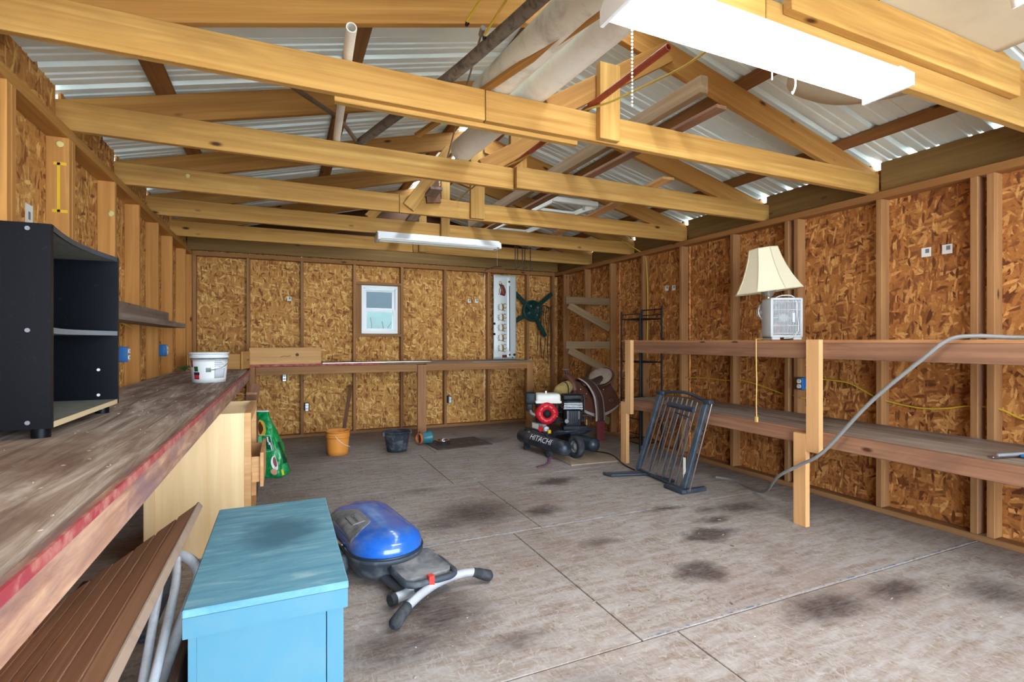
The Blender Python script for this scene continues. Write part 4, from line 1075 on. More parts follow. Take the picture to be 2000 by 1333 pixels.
    Mx=Matrix.Translation((3.06,5.33,.62))@Matrix.Rotation(.5,4,'Z')@Matrix.Rotation(PI/2-.3,4,'Y')
    MB().lathe([(.001,-.14),(.05,-.14),(.075,-.11),(.082,-.03),(.080,.06),(.07,.12),(.045,.14),(.001,.135)],24,M=Mx,fn=lambda a,z:1+.04*math.cos(5*a+12*z)).build('pad_roll',plain('yellow_fleece',(168,142,86),.95,dirt=(120,98,60),dirt_scale=12,bumpy=.6),t2)
    MB().tube([(3.075,5.32+.09*math.cos(a*PI/10),.62+.09*math.sin(a*PI/10)) for a in range(20)],.005,6,closed=True).build('tie_cord',M['dark'],t2)
    board('support_peg',(3.06,5.455,.50),(3.20,5.455,.50),.08,.03,M['old'],t2)
saddle()
# ------------------------------------------------------------------ painted tin panel on the back bench
def tin():
    t=thing('tin_panel','white rust-edged tin panel with gold reindeer and red sleigh, standing on the back workbench','panel',(2.94,6.80,.937))
    x0,x1,z0,z1=2.77,3.12,.938,2.15; Y=6.835
    wm=plain('white_tin',(206,210,206),.35,.1,dirt=(120,92,76),dirt_amt=.5,dirt_scale=4,dirt_lo=.62,dirt_hi=.76)
    m=MB()
    m.sheet(lambda u,v:(x0+(x1-x0)*u,Y-.02*math.sin(PI*u*.9)-(.012 if u>.66 else 0)+.01*(v<.1),z0+(z1-z0)*v),18,30,.002)
    b=m.build('tin_sheet',wm,t)
    gold=plain('gold_paint',(150,108,36),.6); rd=plain('sleigh_red',(112,32,30),.45); rust=plain('rust_brown',(70,40,32),.85); bk=M['dark']
    def on(x,z,o=.004):
        u=(x-x0)/(x1-x0); return Vector((x,Y-.02*math.sin(PI*u*.9)-(.012 if u>.66 else 0)-o,z))
    # five branching gold deer lying sideways
    for k in range(5):
        zc=1.685-.148*k
        d=MB()
        for pts,r in (([(.0,-.045),(.01,0),(.0,.045)],.016),([(0,-.035),(.02,-.05),(.04,-.045)],.005),([(0,.03),(.02,.055),(.05,.05)],.006),([(.01,0),(.04,-.01),(.06,.01)],.005),([(-.01,-.04),(-.05,-.03),(-.07,-.045)],.004),([(-.05,-.03),(-.075,-.01)],.004),([(-.05,-.03),(-.06,.02),(-.075,.04)],.004),([(-.05,.0),(-.085,.01)],.004),([(0,.045),(-.02,.06)],.006),([(-.06,.02),(-.045,.05)],.004)):
            d.tube([on(2.905+x,zc+z) for x,z in pts],r*.85,6)
        d.build('gold_deer',gold,b)
    s=MB(); s.sheet(lambda u,v:on(2.86+.075*u+.02*math.sin(4*v),1.87+.16*v-.02*u,.004),6,6,.002); s.build('red_sleigh',rd,b)
    s=MB(); s.tube([on(2.84+.05*i/6+.01*math.sin(i*1.7),1.87+.17*i/6,.006) for i in range(7)],.02,6,sq=(.022,.002)); s.build('sleigh_load',rust,b)
    MB().tube([on(2.885,1.99,.008),on(2.90,1.93,.008),on(2.915,1.885,.008)],.006,6).build('sleigh_runner',gold,b)
    MB().tube([on(2.868+.014*math.cos(a*.7),2.05+.014*math.sin(a*.7),.005) for a in range(8)],.0025,5).build('sleigh_curl',rust,b)
    MB().tube([on(3.006,2.0,.006),on(3.008,1.5,.006),on(3.010,1.05,.006)],.0055,6).build('dark_fold',bk,b)
    random.seed(5)
    for k in range(9):
        z=random.choice([.955,.96,1.0,1.3,1.45,1.7,2.12,2.0,2.06]); x=x0+.012 if z<2 and z>1.1 else random.uniform(3.0,3.1)
        MB().cyl(on(x,z,.002),on(x,z,.005),random.uniform(.010,.022),n=9).build('rust_spot',rust,b)
    MB().sheet(lambda u,v:on(2.90+.07*u,.96+.04*v,.004),3,3,.002).build('red_corner',rd,b)
tin()
# ------------------------------------------------------------------ green tree stand on the back wall
def stand():
    t=thing('tree_stand','dark green four-legged metal tree stand hung on the back wall','tree stand',(3.40,6.82,1.65))
    g=plain('dark_green_enamel',(22,58,54),.4,.1,dirt=(40,74,68),dirt_amt=.4)
    C=Vector((3.40,6.852,1.65))
    Mx=Matrix.Translation(C)@Matrix.Rotation(PI/2,4,'X')
    MB().lathe([(.085,-.02),(.150,-.025),(.160,-.01),(.160,.02),(.150,.035),(.135,.035),(.130,-.0),(.085,-.01)],32,M=Mx).build('dish',g,t)
    MB().lathe([(.03,-.01),(.062,-.01),(.066,.06),(.05,.065),(.045,.03),(.03,.03)],24,M=Mx).build('socket_ring',g,t)
    for dx,dz in ((-.42,.38),(.33,.27),(.22,-.38),(-.42,-.24)):
        d=Vector((dx,0,dz)); L=d.length; d.normalize()
        board('stand_leg',C+d*.055+Vector((0,-.005,0)),C+d*L+Vector((0,-.01,0)),.062,.03,g,t,up=d.cross(Vector((0,1,0))),bev=.008)
    for k,a in enumerate((2.2,3.6,5.4,.6)):
        p=C+Vector((.085*math.cos(a),-.055,.085*math.sin(a)))
        q=C+Vector((.05*math.cos(a),-.055,.05*math.sin(a)))
        MB().cyl(p,q,.005,n=8).tube([p+Vector((.012*math.cos(i*PI/5),-.002,.012*math.sin(i*PI/5))) for i in range(10)],.003,5,closed=True).build('eye_bolt',M['steel'],t)
stand()
# ------------------------------------------------------------------ hooks under the first truss
hk=plain('rusty_iron',(92,80,68),.6,.5,dirt=(120,84,60),dirt_amt=.6,dirt_scale=20)
HL=['leftmost','second','third','fourth','fifth']
for k,(x,L) in enumerate(((2.70,.27),(2.735,.24),(2.80,.26),(2.835,.25),(2.915,.27))):
    zt=2.40; y=5.93
    P=[(x,y+.03,zt+.0),(x,y-.005,zt),(x,y-.008,zt-.02),(x,y-.008,zt-L),(x+.008,y-.008,zt-L-.02),(x+.022,y-.008,zt-L-.015),(x+.024,y-.008,zt-L+.008)]
    top(MB().tube(spline(P,4),.0055,6),'iron_hook',hk,'rusty iron J-hook hanging in a row on the truss chord by the tin panel','hook','iron hooks on the truss chord',loc=(x,y,zt))
# hanging rusty wires in the back corner
rw=plain('rusty_wire',(66,46,34),.7,.3)
random.seed(21)
for k in range(7):
    x=3.50+.038*k; y=6.872-.003*(k%3); L=.62+.3*random.random()
    P=[(x,y,1.72),(x+random.uniform(-.02,.02),y,1.72-.25*L),(x+random.uniform(-.025,.025),y,1.72-.6*L),(x+random.uniform(-.03,.03),y,1.72-L)]
    top(MB().tube(spline(P,5),.005,6),'hanging_wire',rw,'rusty wire strand hanging on the back wall beside the tree stand','wire','rusty wire strands in the back corner',loc=(x,y,1.72))
P=[(3.44,6.871,1.74),(3.52,6.871,1.70),(3.62,6.871,1.735),(3.70,6.871,1.70),(3.76,6.871,1.74)]
top(MB().tube(spline(P,6),.006,6).tube(spline([(3.56,6.870,1.66),(3.64,6.870,1.63),(3.70,6.870,1.70),(3.60,6.870,1.74),(3.55,6.870,1.69)],6),.005,6),'wire_coil',rw,'tangled rusty wire loop the hanging strands are hooked on','wire',loc=(3.6,6.85,1.7))
# ------------------------------------------------------------------ corner rack
def rack():
    t=thing('metal_rack','tall narrow black wire shelf rack standing against the right wall','rack',(3.62,4.58,0))
    bk=M['darkmetal']; X0,X1,Y0,Y1=3.475,3.765,4.42,4.75
    hs={(X0,Y1):1.53,(X0,Y0):1.50,(X1,Y1):1.56,(X1,Y0):1.58}
    for (x,y),h in hs.items(): MB().cyl((x,y,0),(x,y,h),.0105,n=10).build('post',bk,t)
    for z in (.10,.56,.97,1.44):
        m=MB()
        for a,b in (((X0,Y0),(X0,Y1)),((X0,Y1),(X1,Y1)),((X1,Y1),(X1,Y0)),((X1,Y0),(X0,Y0))): m.cyl((a[0],a[1],z),(b[0],b[1],z),.006,n=8,cap=False)
        for k in range(1,6):
            x=X0+(X1-X0)*k/6; m.cyl((x,Y0,z),(x,Y1,z),.003,n=6,cap=False)
        m.build('wire_shelf',bk,t)
    for z in (1.49,.78,.20,.36): MB().cyl((X0,Y0,z),(X0,Y1,z),.005,n=8).build('side_rail',bk,t)
    MB().cyl((X1,Y0,1.55),(X1,Y1,1.55),.006,n=8).cyl((X1,Y0,1.49),(X1,Y1,1.49),.005,n=8).build('top_rail',bk,t)
rack()
# ------------------------------------------------------------------ pet gate
def gate():
    BL=Vector((2.965,3.80,.03)); BR=Vector((2.915,3.145,.012)); TL=Vector((3.055,3.60,.745)); TR_=Vector((3.035,3.02,.735))
    t=thing('pet_gate','dark grey metal barred pet gate leaning on the lower bench shelf','gate',(2.94,3.47,0))
    gm=plain('slate_grey_steel',(72,84,98),.4,.3,dirt=(120,126,132),dirt_amt=.4,dirt_scale=12); dk=plain('charcoal_plastic',(44,50,60),.5,dirt=(90,94,98),dirt_scale=14)
    P=lambda u,v:(BL*(1-u)+BR*u)*(1-v)+(TL*(1-u)+TR_*u)*v
    nrm=((BR-BL).cross(TL-BL)).normalized()
    if nrm.x>0: nrm=-nrm
    for u in (.0,.97): 
        board('stile',P(u,0.0),P(u,.98),.045,.03,gm,t,up=(0,1,0),bev=.004)
    MB().tube([P(-.02,.0),P(1.03,.0)],.014,8).build('bottom_rail',dk,t)
    for k in range(9):
        u=.10+.10*k; a=P(u,.06 if k<6 else .0); b=P(u+.015,.93+.05*math.sin(PI*u))
        MB().cyl(a+nrm*.004,b+nrm*.004,.0055,n=8).build('bar',M['steel'],t)
    for k in range(5):
        u=.22+.14*k; MB().cyl(P(u,.02)-nrm*.02,P(u-.10,.85)-nrm*.02,.005,n=8).build('bar',gm,t)
    MB().cyl(P(1.07,.0),P(1.07,.97),.006,n=8).build('outer_bar',M['steel'],t)
    MB().tube(spline([P(0,.985),P(.2,1.02),P(.5,1.045),P(.8,1.015),P(1.0,.97)],5),.013,8).build('arched_top_rail',dk,t)
    MB().rbox(P(.02,1.0),(.05,.10,.035),.01).build('corner_joint',dk,t)
    MB().rbox(P(1.0,.985),(.05,.07,.035),.01).build('corner_joint',dk,t)
    a=P(.28,.88)+nrm*.018; b=P(.82,.87)+nrm*.018
    MB().tube([a,b],.022,8).build('latch_handle',dk,t)
    MB().tube([P(.45,.80)+nrm*.01,P(.75,.78)+nrm*.01],.006,6).build('latch_rod',dk,t)
    MB().box(P(.93,.20)+nrm*.018,(.004,.022,.22)).build('label_strip',M['offwhite'],t)
    # folded floor wing
    for d,r in ((0,.012),(.035,.008),(.07,.012)):
        MB().tube([(2.625+d*.2,3.83-d,.016),(2.95,3.74-d,.016),(3.02,3.40-d*.3,.016)],r,8).build('wing_bar',dk,t)
    MB().tube([(2.62,3.845,.016),(2.645,3.745,.016)],.013,8).build('wing_end',dk,t)
    MB().rbox((2.86,3.20,.018),(.05,.22,.03),.006).build('foot_bracket',dk,t)
    MB().rbox((2.99,3.11,.02),(.20,.035,.034),.006).build('foot_bracket',dk,t)
gate()
# ------------------------------------------------------------------ lamp and fan on the upper shelf
def lamp():
    c=Vector((3.42,2.80,1.2072)); t=thing('table_lamp','crystal table lamp with tilted cream bell shade on the upper bench shelf','lamp',c)
    gl=plain('lamp_crystal',(226,226,224),.06,trans=.75,ior=1.45); br=plain('lamp_brass',(214,186,110),.25,.9)
    MB().lathe([(.001,0),(.075,0),(.078,.012),(.060,.020),(.055,.05),(.035,.085),(.025,.10),(.028,.11)],28,c).build('base',gl,t)
    MB().lathe([(.076,0),(.080,.004),(.080,.010),(.076,.014)],28,c).build('base_ring',br,t)
    MB().lathe([(.026,.108),(.045,.118),(.030,.128),(.050,.15),(.078,.19),(.084,.225),(.072,.265),(.040,.295),(.026,.305)],28,c,fn=lambda a,z:1+.03*math.cos(12*a)).build('crystal_ball',gl,t)
    MB().cyl(c+Vector((0,0,.30)),c+Vector((0,0,.42)),.018,n=16).build('brass_stem',br,t)
    MB().lathe([(.020,.33),(.035,.345),(.050,.375),(.075,.40),(.072,.402),(.045,.38),(.028,.35)],28,c,fn=lambda a,z:1+.05*math.cos(14*a)).build('crystal_cup',gl,t)
    fab=plain('cream_shade_fabric',(222,210,180),.8); 
    R=Matrix.Rotation(math.radians(7.0),4,Vector((math.sin(YAW),math.cos(YAW),0)))
    sh=c+Vector((0,0,.375)); Mx=Matrix.Translation(sh)@R.inverted()
    pr=[(.245,0),(.225,.03),(.185,.10),(.150,.18),(.122,.26),(.105,.33)]
    n=8; S_=MB(); vs=[]; 
    for r,z in pr:
        for i in range(n): a=2*PI*(i+.5)/n; vs.append((r*math.cos(a),r*math.sin(a),z))
    for r,z in reversed(pr):
        for i in range(n): a=2*PI*(i+.5)/n; vs.append(((r-.003)*math.cos(a),(r-.003)*math.sin(a),z))
    m2=2*len(pr); fs=[(k*n+i,k*n+(i+1)%n,((k+1)%m2)*n+(i+1)%n,((k+1)%m2)*n+i) for k in range(m2) for i in range(n)]
    S_.add(vs,fs,False,Mx); s=S_.build('lamp_shade',fab,t)
    tr=plain('cream_trim',(206,192,160),.8)
    for k in range(n):
        a=2*PI*(k+.5)/n; MB().tube([Mx@Vector((r*math.cos(a),r*math.sin(a),z)) for r,z in pr],.0035,6).build('shade_seam',tr,s)
    for r,z in (pr[0],pr[-1]): MB().tube([Mx@Vector((r*math.cos(2*PI*(i+.5)/n),r*math.sin(2*PI*(i+.5)/n),z)) for i in range(n)],.004,6,closed=True).build('shade_trim',tr,s)
    P=spline([c+Vector((-.07,.02,.012)),(3.25,2.72,1.213),(3.12,2.65,1.213),(3.093,2.63,1.19),(3.09,2.627,1.05),(3.088,2.622,.90),(3.09,2.626,.76),(3.09,2.624,.655)],6)
    MB().tube(P,.0045,6).build('power_cord',plain('gold_cord',(206,166,96),.5),t)
    MB().rbox((3.09,2.624,.64),(.016,.022,.04),.004).build('plug',plain('gold_plug',(196,160,90),.5),t)
lamp()
def fan():
    t=thing('box_fan','small white box fan with coiled cord beside the lamp on the upper shelf','fan',(3.32,2.60,1.2072),math.radians(-27))
    w,h,d=.225,.285,.15; z0=.018; wh_=plain('fan_white',(186,188,188),.4,dirt=(164,164,158),dirt_amt=.3)
    # local: x across grille, y depth (front toward -y)
    m=MB()
    for x in (-w/2+.008,w/2-.008): m.rbox((x,0,z0+h/2),(.016,d,h),.006)
    for z in (z0+.008,z0+h-.008): m.rbox((0,0,z),(w,d,.016),.006)
    m.build('housing',wh_,t,local=True)
    for s_ in (-1,1):
        g=MB()
        for k in range(22):
            x=-w/2+.018+(w-.036)*k/21; g.box((x,s_*(d/2-.006),z0+h/2),(.0034,.005,h-.03))
        for k in range(5): g.box((0,s_*(d/2-.008),z0+.03+(h-.06)*k/4),(w-.03,.003,.004))
        g.build('grille',wh_,t,local=True)
    b=MB()
    for k in range(4):
        a=k*PI/2+.4
        b.sheet(lambda u,v:((.02+.075*u)*math.cos(a+.75*(v-.5)*(.6+.4*u)),.02*(v-.5),z0+h/2+(.02+.075*u)*math.sin(a+.75*(v-.5)*(.6+.4*u))),6,6,.002)
    b.build('fan_blades',M['grey'],t,local=True)
    MB().cyl((0,-.03,z0+h/2),(0,.05,z0+h/2),.03,n=20).build('motor_hub',wh_,t,local=True)
    for x in (-.075,.075): MB().rbox((x,0,.010),(.06,.15,.02),.006).build('foot',wh_,t,local=True)
    MB().tube(spline([(-.06,-.02,z0+h),(-.02,-.04,z0+h+.018),(.05,-.05,z0+h+.012),(.07,-.068,z0+h-.04),(.075,-.072,.15),(.08,-.070,.07),(.04,-.072,.02),(-.02,-.07,.012)],5),.0045,6).build('power_cord',wh_,t,local=True)
    MB().rbox((.045,-.074,.16),(.02,.012,.07),.004).build('plug',wh_,t,local=True)
fan()
# grey flexible cable over the shelf
P=spline([(3.46,3.36,.008),(3.52,3.22,.008),(3.45,3.00,.012),(3.22,2.66,.10),(3.052,2.42,.285),(3.036,2.25,.40),(3.036,2.09,.52),(3.04,1.82,.85),(3.05,1.56,1.11),(3.07,1.46,1.205),(3.10,1.37,1.225),(3.15,1.20,1.216),(3.18,.9,1.216),(3.2,.3,1.216)],7)
top(MB().tube(P,.0105,10),'flexible_conduit',plain('grey_conduit',(132,130,128),.45,.2),'grey flexible cable curving from the floor up over the upper shelf','cable',loc=(3.1,2.0,.6))
# tool on the lower shelf
t=thing('hand_saw','grey metal tool with blue grip lying on the lower bench shelf','tool',(3.28,1.31,.626))
board('blade',(3.17,1.335,.631),(3.45,1.275,.631),.03,.008,M['steel'],t,up=(0,1,0))
board('back_bar',(3.20,1.318,.640),(3.46,1.262,.640),.012,.014,M['grey'],t,up=(0,1,0))
MB().rbox((3.40,1.255,.632),(.16,.025,.014),.005,rot=-.2).build('grip',plain('blue_grip',(36,108,168),.5),t)
# ------------------------------------------------------------------ outlets, stickers, wiring
def outlet(x,y,z,face,label,m,cable=False):
    """face: '-x','+x','-y' = direction the sockets look"""
    rz={'-y':0,'-x':-PI/2,'+x':PI/2}[face]
    t=thing('outlet_box',label,'outlet',(x,y,z),rz)
    MB().rbox((0,0,0),(.056,.07,.098),.006).build('box',m,t,local=True)
    MB().box((0,-.0365,0),(.034,.004,.09)).build('yoke',M['steel'],t,local=True)
    for s_ in (-1,1):
        k=MB().cyl((0,-.037,s_*.020),(0,-.044,s_*.020),.0165,n=16).build('socket',M['offwhite'],t,local=True)
        MB().box((-.005,-.0445,s_*.020+.002),(.002,.002,.007)).box((.005,-.0445,s_*.020+.002),(.002,.002,.007)).build('slot',M['dark'],k,local=True)
    return t
o=outlet(3.79,2.785,.86,'-x','blue plastic outlet box with cream sockets on the right wall stud',M['bluebox'])
MB().box((0.0,0,0),(.001,.001,.001))
outlet(-.935,3.985,1.115,'+x','blue outlet box on the left wall stud below the start of the plank shelf',M['bluebox'])
outlet(-.935,5.195,1.12,'+x','blue outlet box on the left wall stud below the far end of the plank shelf',M['bluebox'])
gbx=plain('grey_outlet_box',(60,62,66),.5)
outlet(.275,6.865,.38,'-y','grey outlet box on the back wall stud near the green bag',gbx)
outlet(2.12,6.865,.385,'-y','grey outlet box on the back wall stud under the bench between its posts',gbx)
outlet(.02,6.93,.752,'-y','small grey outlet box just under the back workbench top',gbx)
pap=plain('paper_label',(226,226,222),.7); pg=plain('label_print',(120,122,124),.7)
def sticker(x,y,z,wall,label,w=.055,h=.06,group=None):
    if wall=='r': c,d=(OR-.0012,y,z),(.0016,w,h); c2,d2=(OR-.0022,y-.006,z+.008),(.001,w*.4,h*.45)
    elif wall=='b': c,d=(x,OB-.0012,z),(w,.0016,h); c2,d2=(x+.006,OB-.0022,z+.008),(w*.4,.001,h*.45)
    else: c,d=(OL+.0012,y,z),(.0016,w,h); c2,d2=(OL+.0022,y,z-.005),(.001,w*.3,h*.4)
    o=top(MB().box(c,d),'paper_label',pap,label,'sticker',group,loc=c)
    MB().box(c2,d2).build('label_print',pg,o)
sticker(0,1.972,1.788,'r','white paper label on the right wall board, farther from the double stud')
sticker(0,1.855,1.79,'r','white paper label on the right wall board, closer to the double stud')
sticker(0,4.48,1.785,'r','small white label above the wire rack, closer to the back wall',.05,.055)
sticker(0,4.37,1.78,'r','small white label above the wire rack, closer to the lamp',.05,.055)
sticker(.076,0,1.727,'b','single small white label on the back wall board beyond the loose pine board',.05,.055)
sticker(2.45,0,1.775,'b','white label on the back wall board left of the tin panel, closer to the window',.05,.05)
sticker(2.56,0,1.778,'b','white label on the back wall board left of the tin panel, closer to the panel',.05,.05)
sticker(0,2.985,1.768,'l','narrow white label on the left wall board above the black bookcase',.07,.09)
sp=plain('yellow_spray_paint',(212,172,44),.8)
q=MB()
for pts in ([(2.065),(1.82)],): 
    q.box((-.9485,3.245,1.945),(.001,.016,.24)); q.box((-.9485,3.235,2.06),(.001,.055,.014)); q.box((-.9485,3.235,1.83),(.001,.055,.014))
q2=MB().box((-.99,3.1595,1.945),(.012,.001,.24)).box((-.985,3.1595,2.06),(.05,.001,.014)).box((-.985,3.1595,1.83),(.06,.001,.014)).build('spray_mark',sp,wl,label='yellow spray painted bracket mark on a stud')
foam=plain('yellow_foam',(206,186,120),.9,bumpy=.5,dirt=(170,140,80))
for i,(p,par) in enumerate((((-.60,4.139,2.34),TR[3]),((-.97,3.908,1.99),wl),((-.985,3.158,2.155),wl))):
    MB().sphere(p,.017,7,5,(1.1,.3,.9+.3*(i%2))).build('foam_blob',foam,par)
ye=M['yellow']
def cable(name,pts,label,r=.0055,k=6,m=ye): return top(MB().tube(spline(pts,k),r,6),name,m,label,'cable',loc=pts[0])
cable('yellow_cable',[(3.845,4.15,.815),(3.848,3.9,.83),(3.848,3.6,.825),(3.848,3.49,.84),(3.848,3.3,.82),(3.848,3.0,.755),(3.848,2.9,.75)],'yellow wall cable threaded through the studs behind the pet gate')
cable('yellow_cable',[(3.845,2.70,.895),(3.848,2.62,.90),(3.848,2.45,.885),(3.848,2.30,.815),(3.848,2.2,.782),(3.848,2.0,.757),(3.848,1.85,.77),(3.848,1.72,.80),(3.848,1.58,.80),(3.848,1.46,.75),(3.848,1.2,.70)],'yellow wall cable sagging from the blue outlet box toward the doorway end')
cable('yellow_cable',[(3.79,2.755,.83),(3.80,2.735,.79),(3.80,2.75,.75),(3.795,2.80,.745)],'short yellow cable loop under the blue outlet box on the right wall')
cable('yellow_cable',[(3.70,5.05,2.40),(3.78,4.85,2.26),(3.835,4.79,2.19),(3.84,4.76,2.0),(3.84,4.745,1.6),(3.84,4.755,1.24),(3.84,4.75,1.0)],'yellow cable dropping from the truss down the right wall behind the wire rack')
cable('yellow_cable',[(.24,6.90,.40),(.35,6.93,.55),(.6,6.94,.62),(.83,6.92,.63),(1.0,6.94,.64),(1.45,6.92,.66)],'faded yellow cable drooping across the back wall under the bench',.004)
cable('yellow_cable',[(-.945,3.75,1.31),(-.94,3.95,1.318),(-.94,4.15,1.302),(-.945,4.3,1.29)],'short yellow cable on the left wall under the plank shelf',.005)
# ------------------------------------------------------------------ things stored in the rafters
ZC=2.3865
def pole(name,m,p0,p1,r,label,cat,ri=None,n=20):
    q=MB()
    if ri: q.pipe(p0,p1,r,ri,n)
    else: q.cyl(p0,p1,r,n=n)
    return top(q,name,m,label,cat,loc=tuple((Vector(p0)+Vector(p1))/2))
pole('drain_pipe',M['pvc2'],(1.085,3.235,ZC+.078),(1.225,1.15,ZC+.078),.078,'thick white drain pipe lying across the truss chords, the cleaner one','pipe',.073,28)
pole('drain_pipe',M['pvc'],(.945,2.44,ZC+.078),(1.06,1.10,ZC+.078),.078,'thick white drain pipe with brown grime lying across the truss chords','pipe',.073,28)
o=board('wood_batten',(.715,2.95,ZC+.012),(1.125,1.28,ZC+.012),.035,.022,M['rafter'],up=(1,0,0)); tag(o,'thin wooden batten lying in the rafters between the two thick pipes','batten')
bark=plain('grey_bark',(116,104,90),.9,dirt=(50,46,42),dirt_amt=.9,dirt_scale=26,bumpy=.8)
q=MB().tube(spline([(.425,3.26,ZC+.026),(.55,2.8,ZC+.027),(.70,2.27,ZC+.028),(.79,1.85,ZC+.03),(.865,1.45,ZC+.03),(.915,1.18,ZC+.03)],5),.026,12)
top(q,'tree_branch',bark,'dark grey bark-covered branch lying across the truss chords','branch',loc=(.7,2.27,ZC))
q=MB().tube(spline([(-.19,2.33,ZC+.013),(.05,2.68,ZC+.035),(.28,3.0,ZC+.056),(.40,3.19,ZC+.02)],5),.0125,8)
top(q,'thin_stick',plain('brown_stick',(104,86,64),.8,dirt=(70,58,46),dirt_scale=20),'thin brown stick crossing the truss chords diagonally beside the small pipe','stick',loc=(.1,2.7,ZC))
pole('pvc_pipe',M['pvc2'],(.242,2.05,ZC+.021),(.30,3.34,ZC+.021),.0205,'slim white plastic pipe with open end lying across two truss chords','pipe',.016,20)
pole('red_pipe',plain('rusty_red_pipe',(150,68,40),.55,dirt=(96,44,30),dirt_amt=.6,dirt_scale=16),(1.485,1.70,ZC+.055),(1.435,3.36,ZC+.017),.016,'rust red metal pipe lying beside the king posts in the rafters','pipe',.012)
q=MB().tube([(.735,1.93,ZC+.07),(.88,2.7,ZC+.04),(1.03,3.45,ZC+.01)],.0045,6).cyl((.733,1.92,ZC+.07),(.741,1.965,ZC+.068),.011,n=10)
top(q,'metal_rod',plain('grey_rod',(150,146,132),.4,.6),'thin grey metal rod with socket end slanting through the rafters','rod',loc=(.88,2.7,ZC))
cable('yellow_cable',[(1.62,1.55,ZC+.035),(1.60,1.72,ZC+.012),(1.58,1.95,ZC+.03),(1.50,2.15,ZC+.015),(1.44,2.30,ZC+.02),(1.47,2.6,ZC+.05),(1.44,3.0,ZC+.01),(1.38,3.3,ZC+.01),(1.40,3.75,ZC+.05),(1.35,4.2,ZC+.01)],'dull yellow rope following the red pipe through the rafters',.006,6,plain('dull_yellow_rope',(176,148,66),.8))
for i,(a,b,lb) in enumerate((((.66,1.60,2.44),(.629,1.82,2.40),'yellow bungee cord with black hook hanging over the chord, shorter one'),((.74,1.55,2.44),(.73,1.90,2.415),'yellow bungee cord hooked on the bark-covered branch, longer one'))):
    t=thing('bungee_cord',lb,'cord',a)
    MB().cyl(a,b,.0045,n=8).build('cord',ye,t)
    P=spline([b,(b[0]+.004,b[1]+.02,b[2]-.003),(b[0]+.012,b[1]+.03,b[2]+.002),(b[0]+.016,b[1]+.02,b[2]+.008)],4)
    MB().tube(P,.004,6).build('hook',M['darkmetal'],t)
for p0,p1,w,th,up,mm,lb in (
  ((1.845,1.86,ZC+.045),(1.80,5.1,ZC+.045),.085,.045,(0,0,1),'bracket','long weathered beam laid across the truss chords, with square cut end'),
  ((2.585,2.96,ZC+.010),(2.78,5.0,ZC+.010),.10,.020,(1,0,0),'knotty','flat pale board laid across the truss chords on the right slope side'),
  ((2.05,1.95,ZC+.012),(2.00,5.2,ZC+.012),.07,.020,(1,0,0),'oldbrown','narrow dark board laid across the truss chords next to the long beam'),
  ((1.10,3.9,ZC+.012),(1.22,6.1,ZC+.012),.10,.022,(1,0,0),'old','short grey plank laid over the chords near the far shop light')):
    o=board('loose_lumber',p0,p1,w,th,M[mm],up=up); tag(o,lb,'lumber')
# white ladder
t=thing('white_ladder','white folding ladder frame lying across the truss chords','ladder',(2.32,4.6,ZC))
wp=plain('white_painted_metal',(214,216,206),.4,.1)
for x0,x1 in ((2.10,2.05),(2.53,2.42)):
    board('rail',(x0+.02,3.86,ZC+.022),(x1,5.6,ZC+.022),.045,.02,wp,t)
for k in range(6):
    y=3.88+.30*k; MB().cyl((2.11-.008*k,y,ZC+.024),(2.55-.02*k,y,ZC+.024),.014,n=10).build('rung',wp,t)
MB().rbox((2.33,3.85,ZC+.03),(.46,.03,.045),.006).build('end_bar',wp,t)
for x in (2.13,2.52):
    for y in (4.02,4.9): MB().cyl((x,y,ZC+.02),(x,y,ZC+.075),.012,n=10).build('bracket',M['steel'],t)
# sheets stored above the near truss
def bsheet(u,v):
    x=2.10+.86*u; y=-.3+2.12*v
    sag=max(0,y-1.33); r=abs(u-.5)*2
    y2=y-.30*(r**3)*max(0,(v-.80)/.20)
    return (x,y2,ZC+.128-.10*sag+.03*max(0,sag)**2)
top(MB().sheet(bsheet,14,26,.006),'storage_panel',plain('beige_hardboard',(206,194,168),.7,dirt=(186,172,146),dirt_scale=3),'large beige panel stored on top of the near truss, its rounded end sagging behind it','panel',loc=(2.52,.7,ZC+.12))
o=board('plywood_sheet',(1.46,.45,ZC+.16),(2.12,.45,ZC+.16),1.55,.012,wood('greenish_plywood',(150,136,72),(192,178,108)),up=(0,1,0)); tag(o,'greenish plywood sheet stored above the near truss beside the beige panel','plywood')
board('edge_batten',(2.10,-.3,ZC+.145),(2.10,1.22,ZC+.145),.02,.014,M['grey'],o,local=False) if False else None
t=thing('pipe_fitting','white plastic pipe stub sticking down through the beige panel','pipe',(2.36,.93,2.5))
MB().pipe((2.36,.935,2.515),(2.405,.93,2.40),.019,.015,16).build('stub',M['white'],t)
# front joist so the stored sheets rest on something
o=board('cross_joist',(-1.03,.05,2.312+.06),(3.865,.05,2.312+.06),.145,.038,M['truss']); tag(o,'golden pine cross joist near the doorway supporting the stored panels','joist')
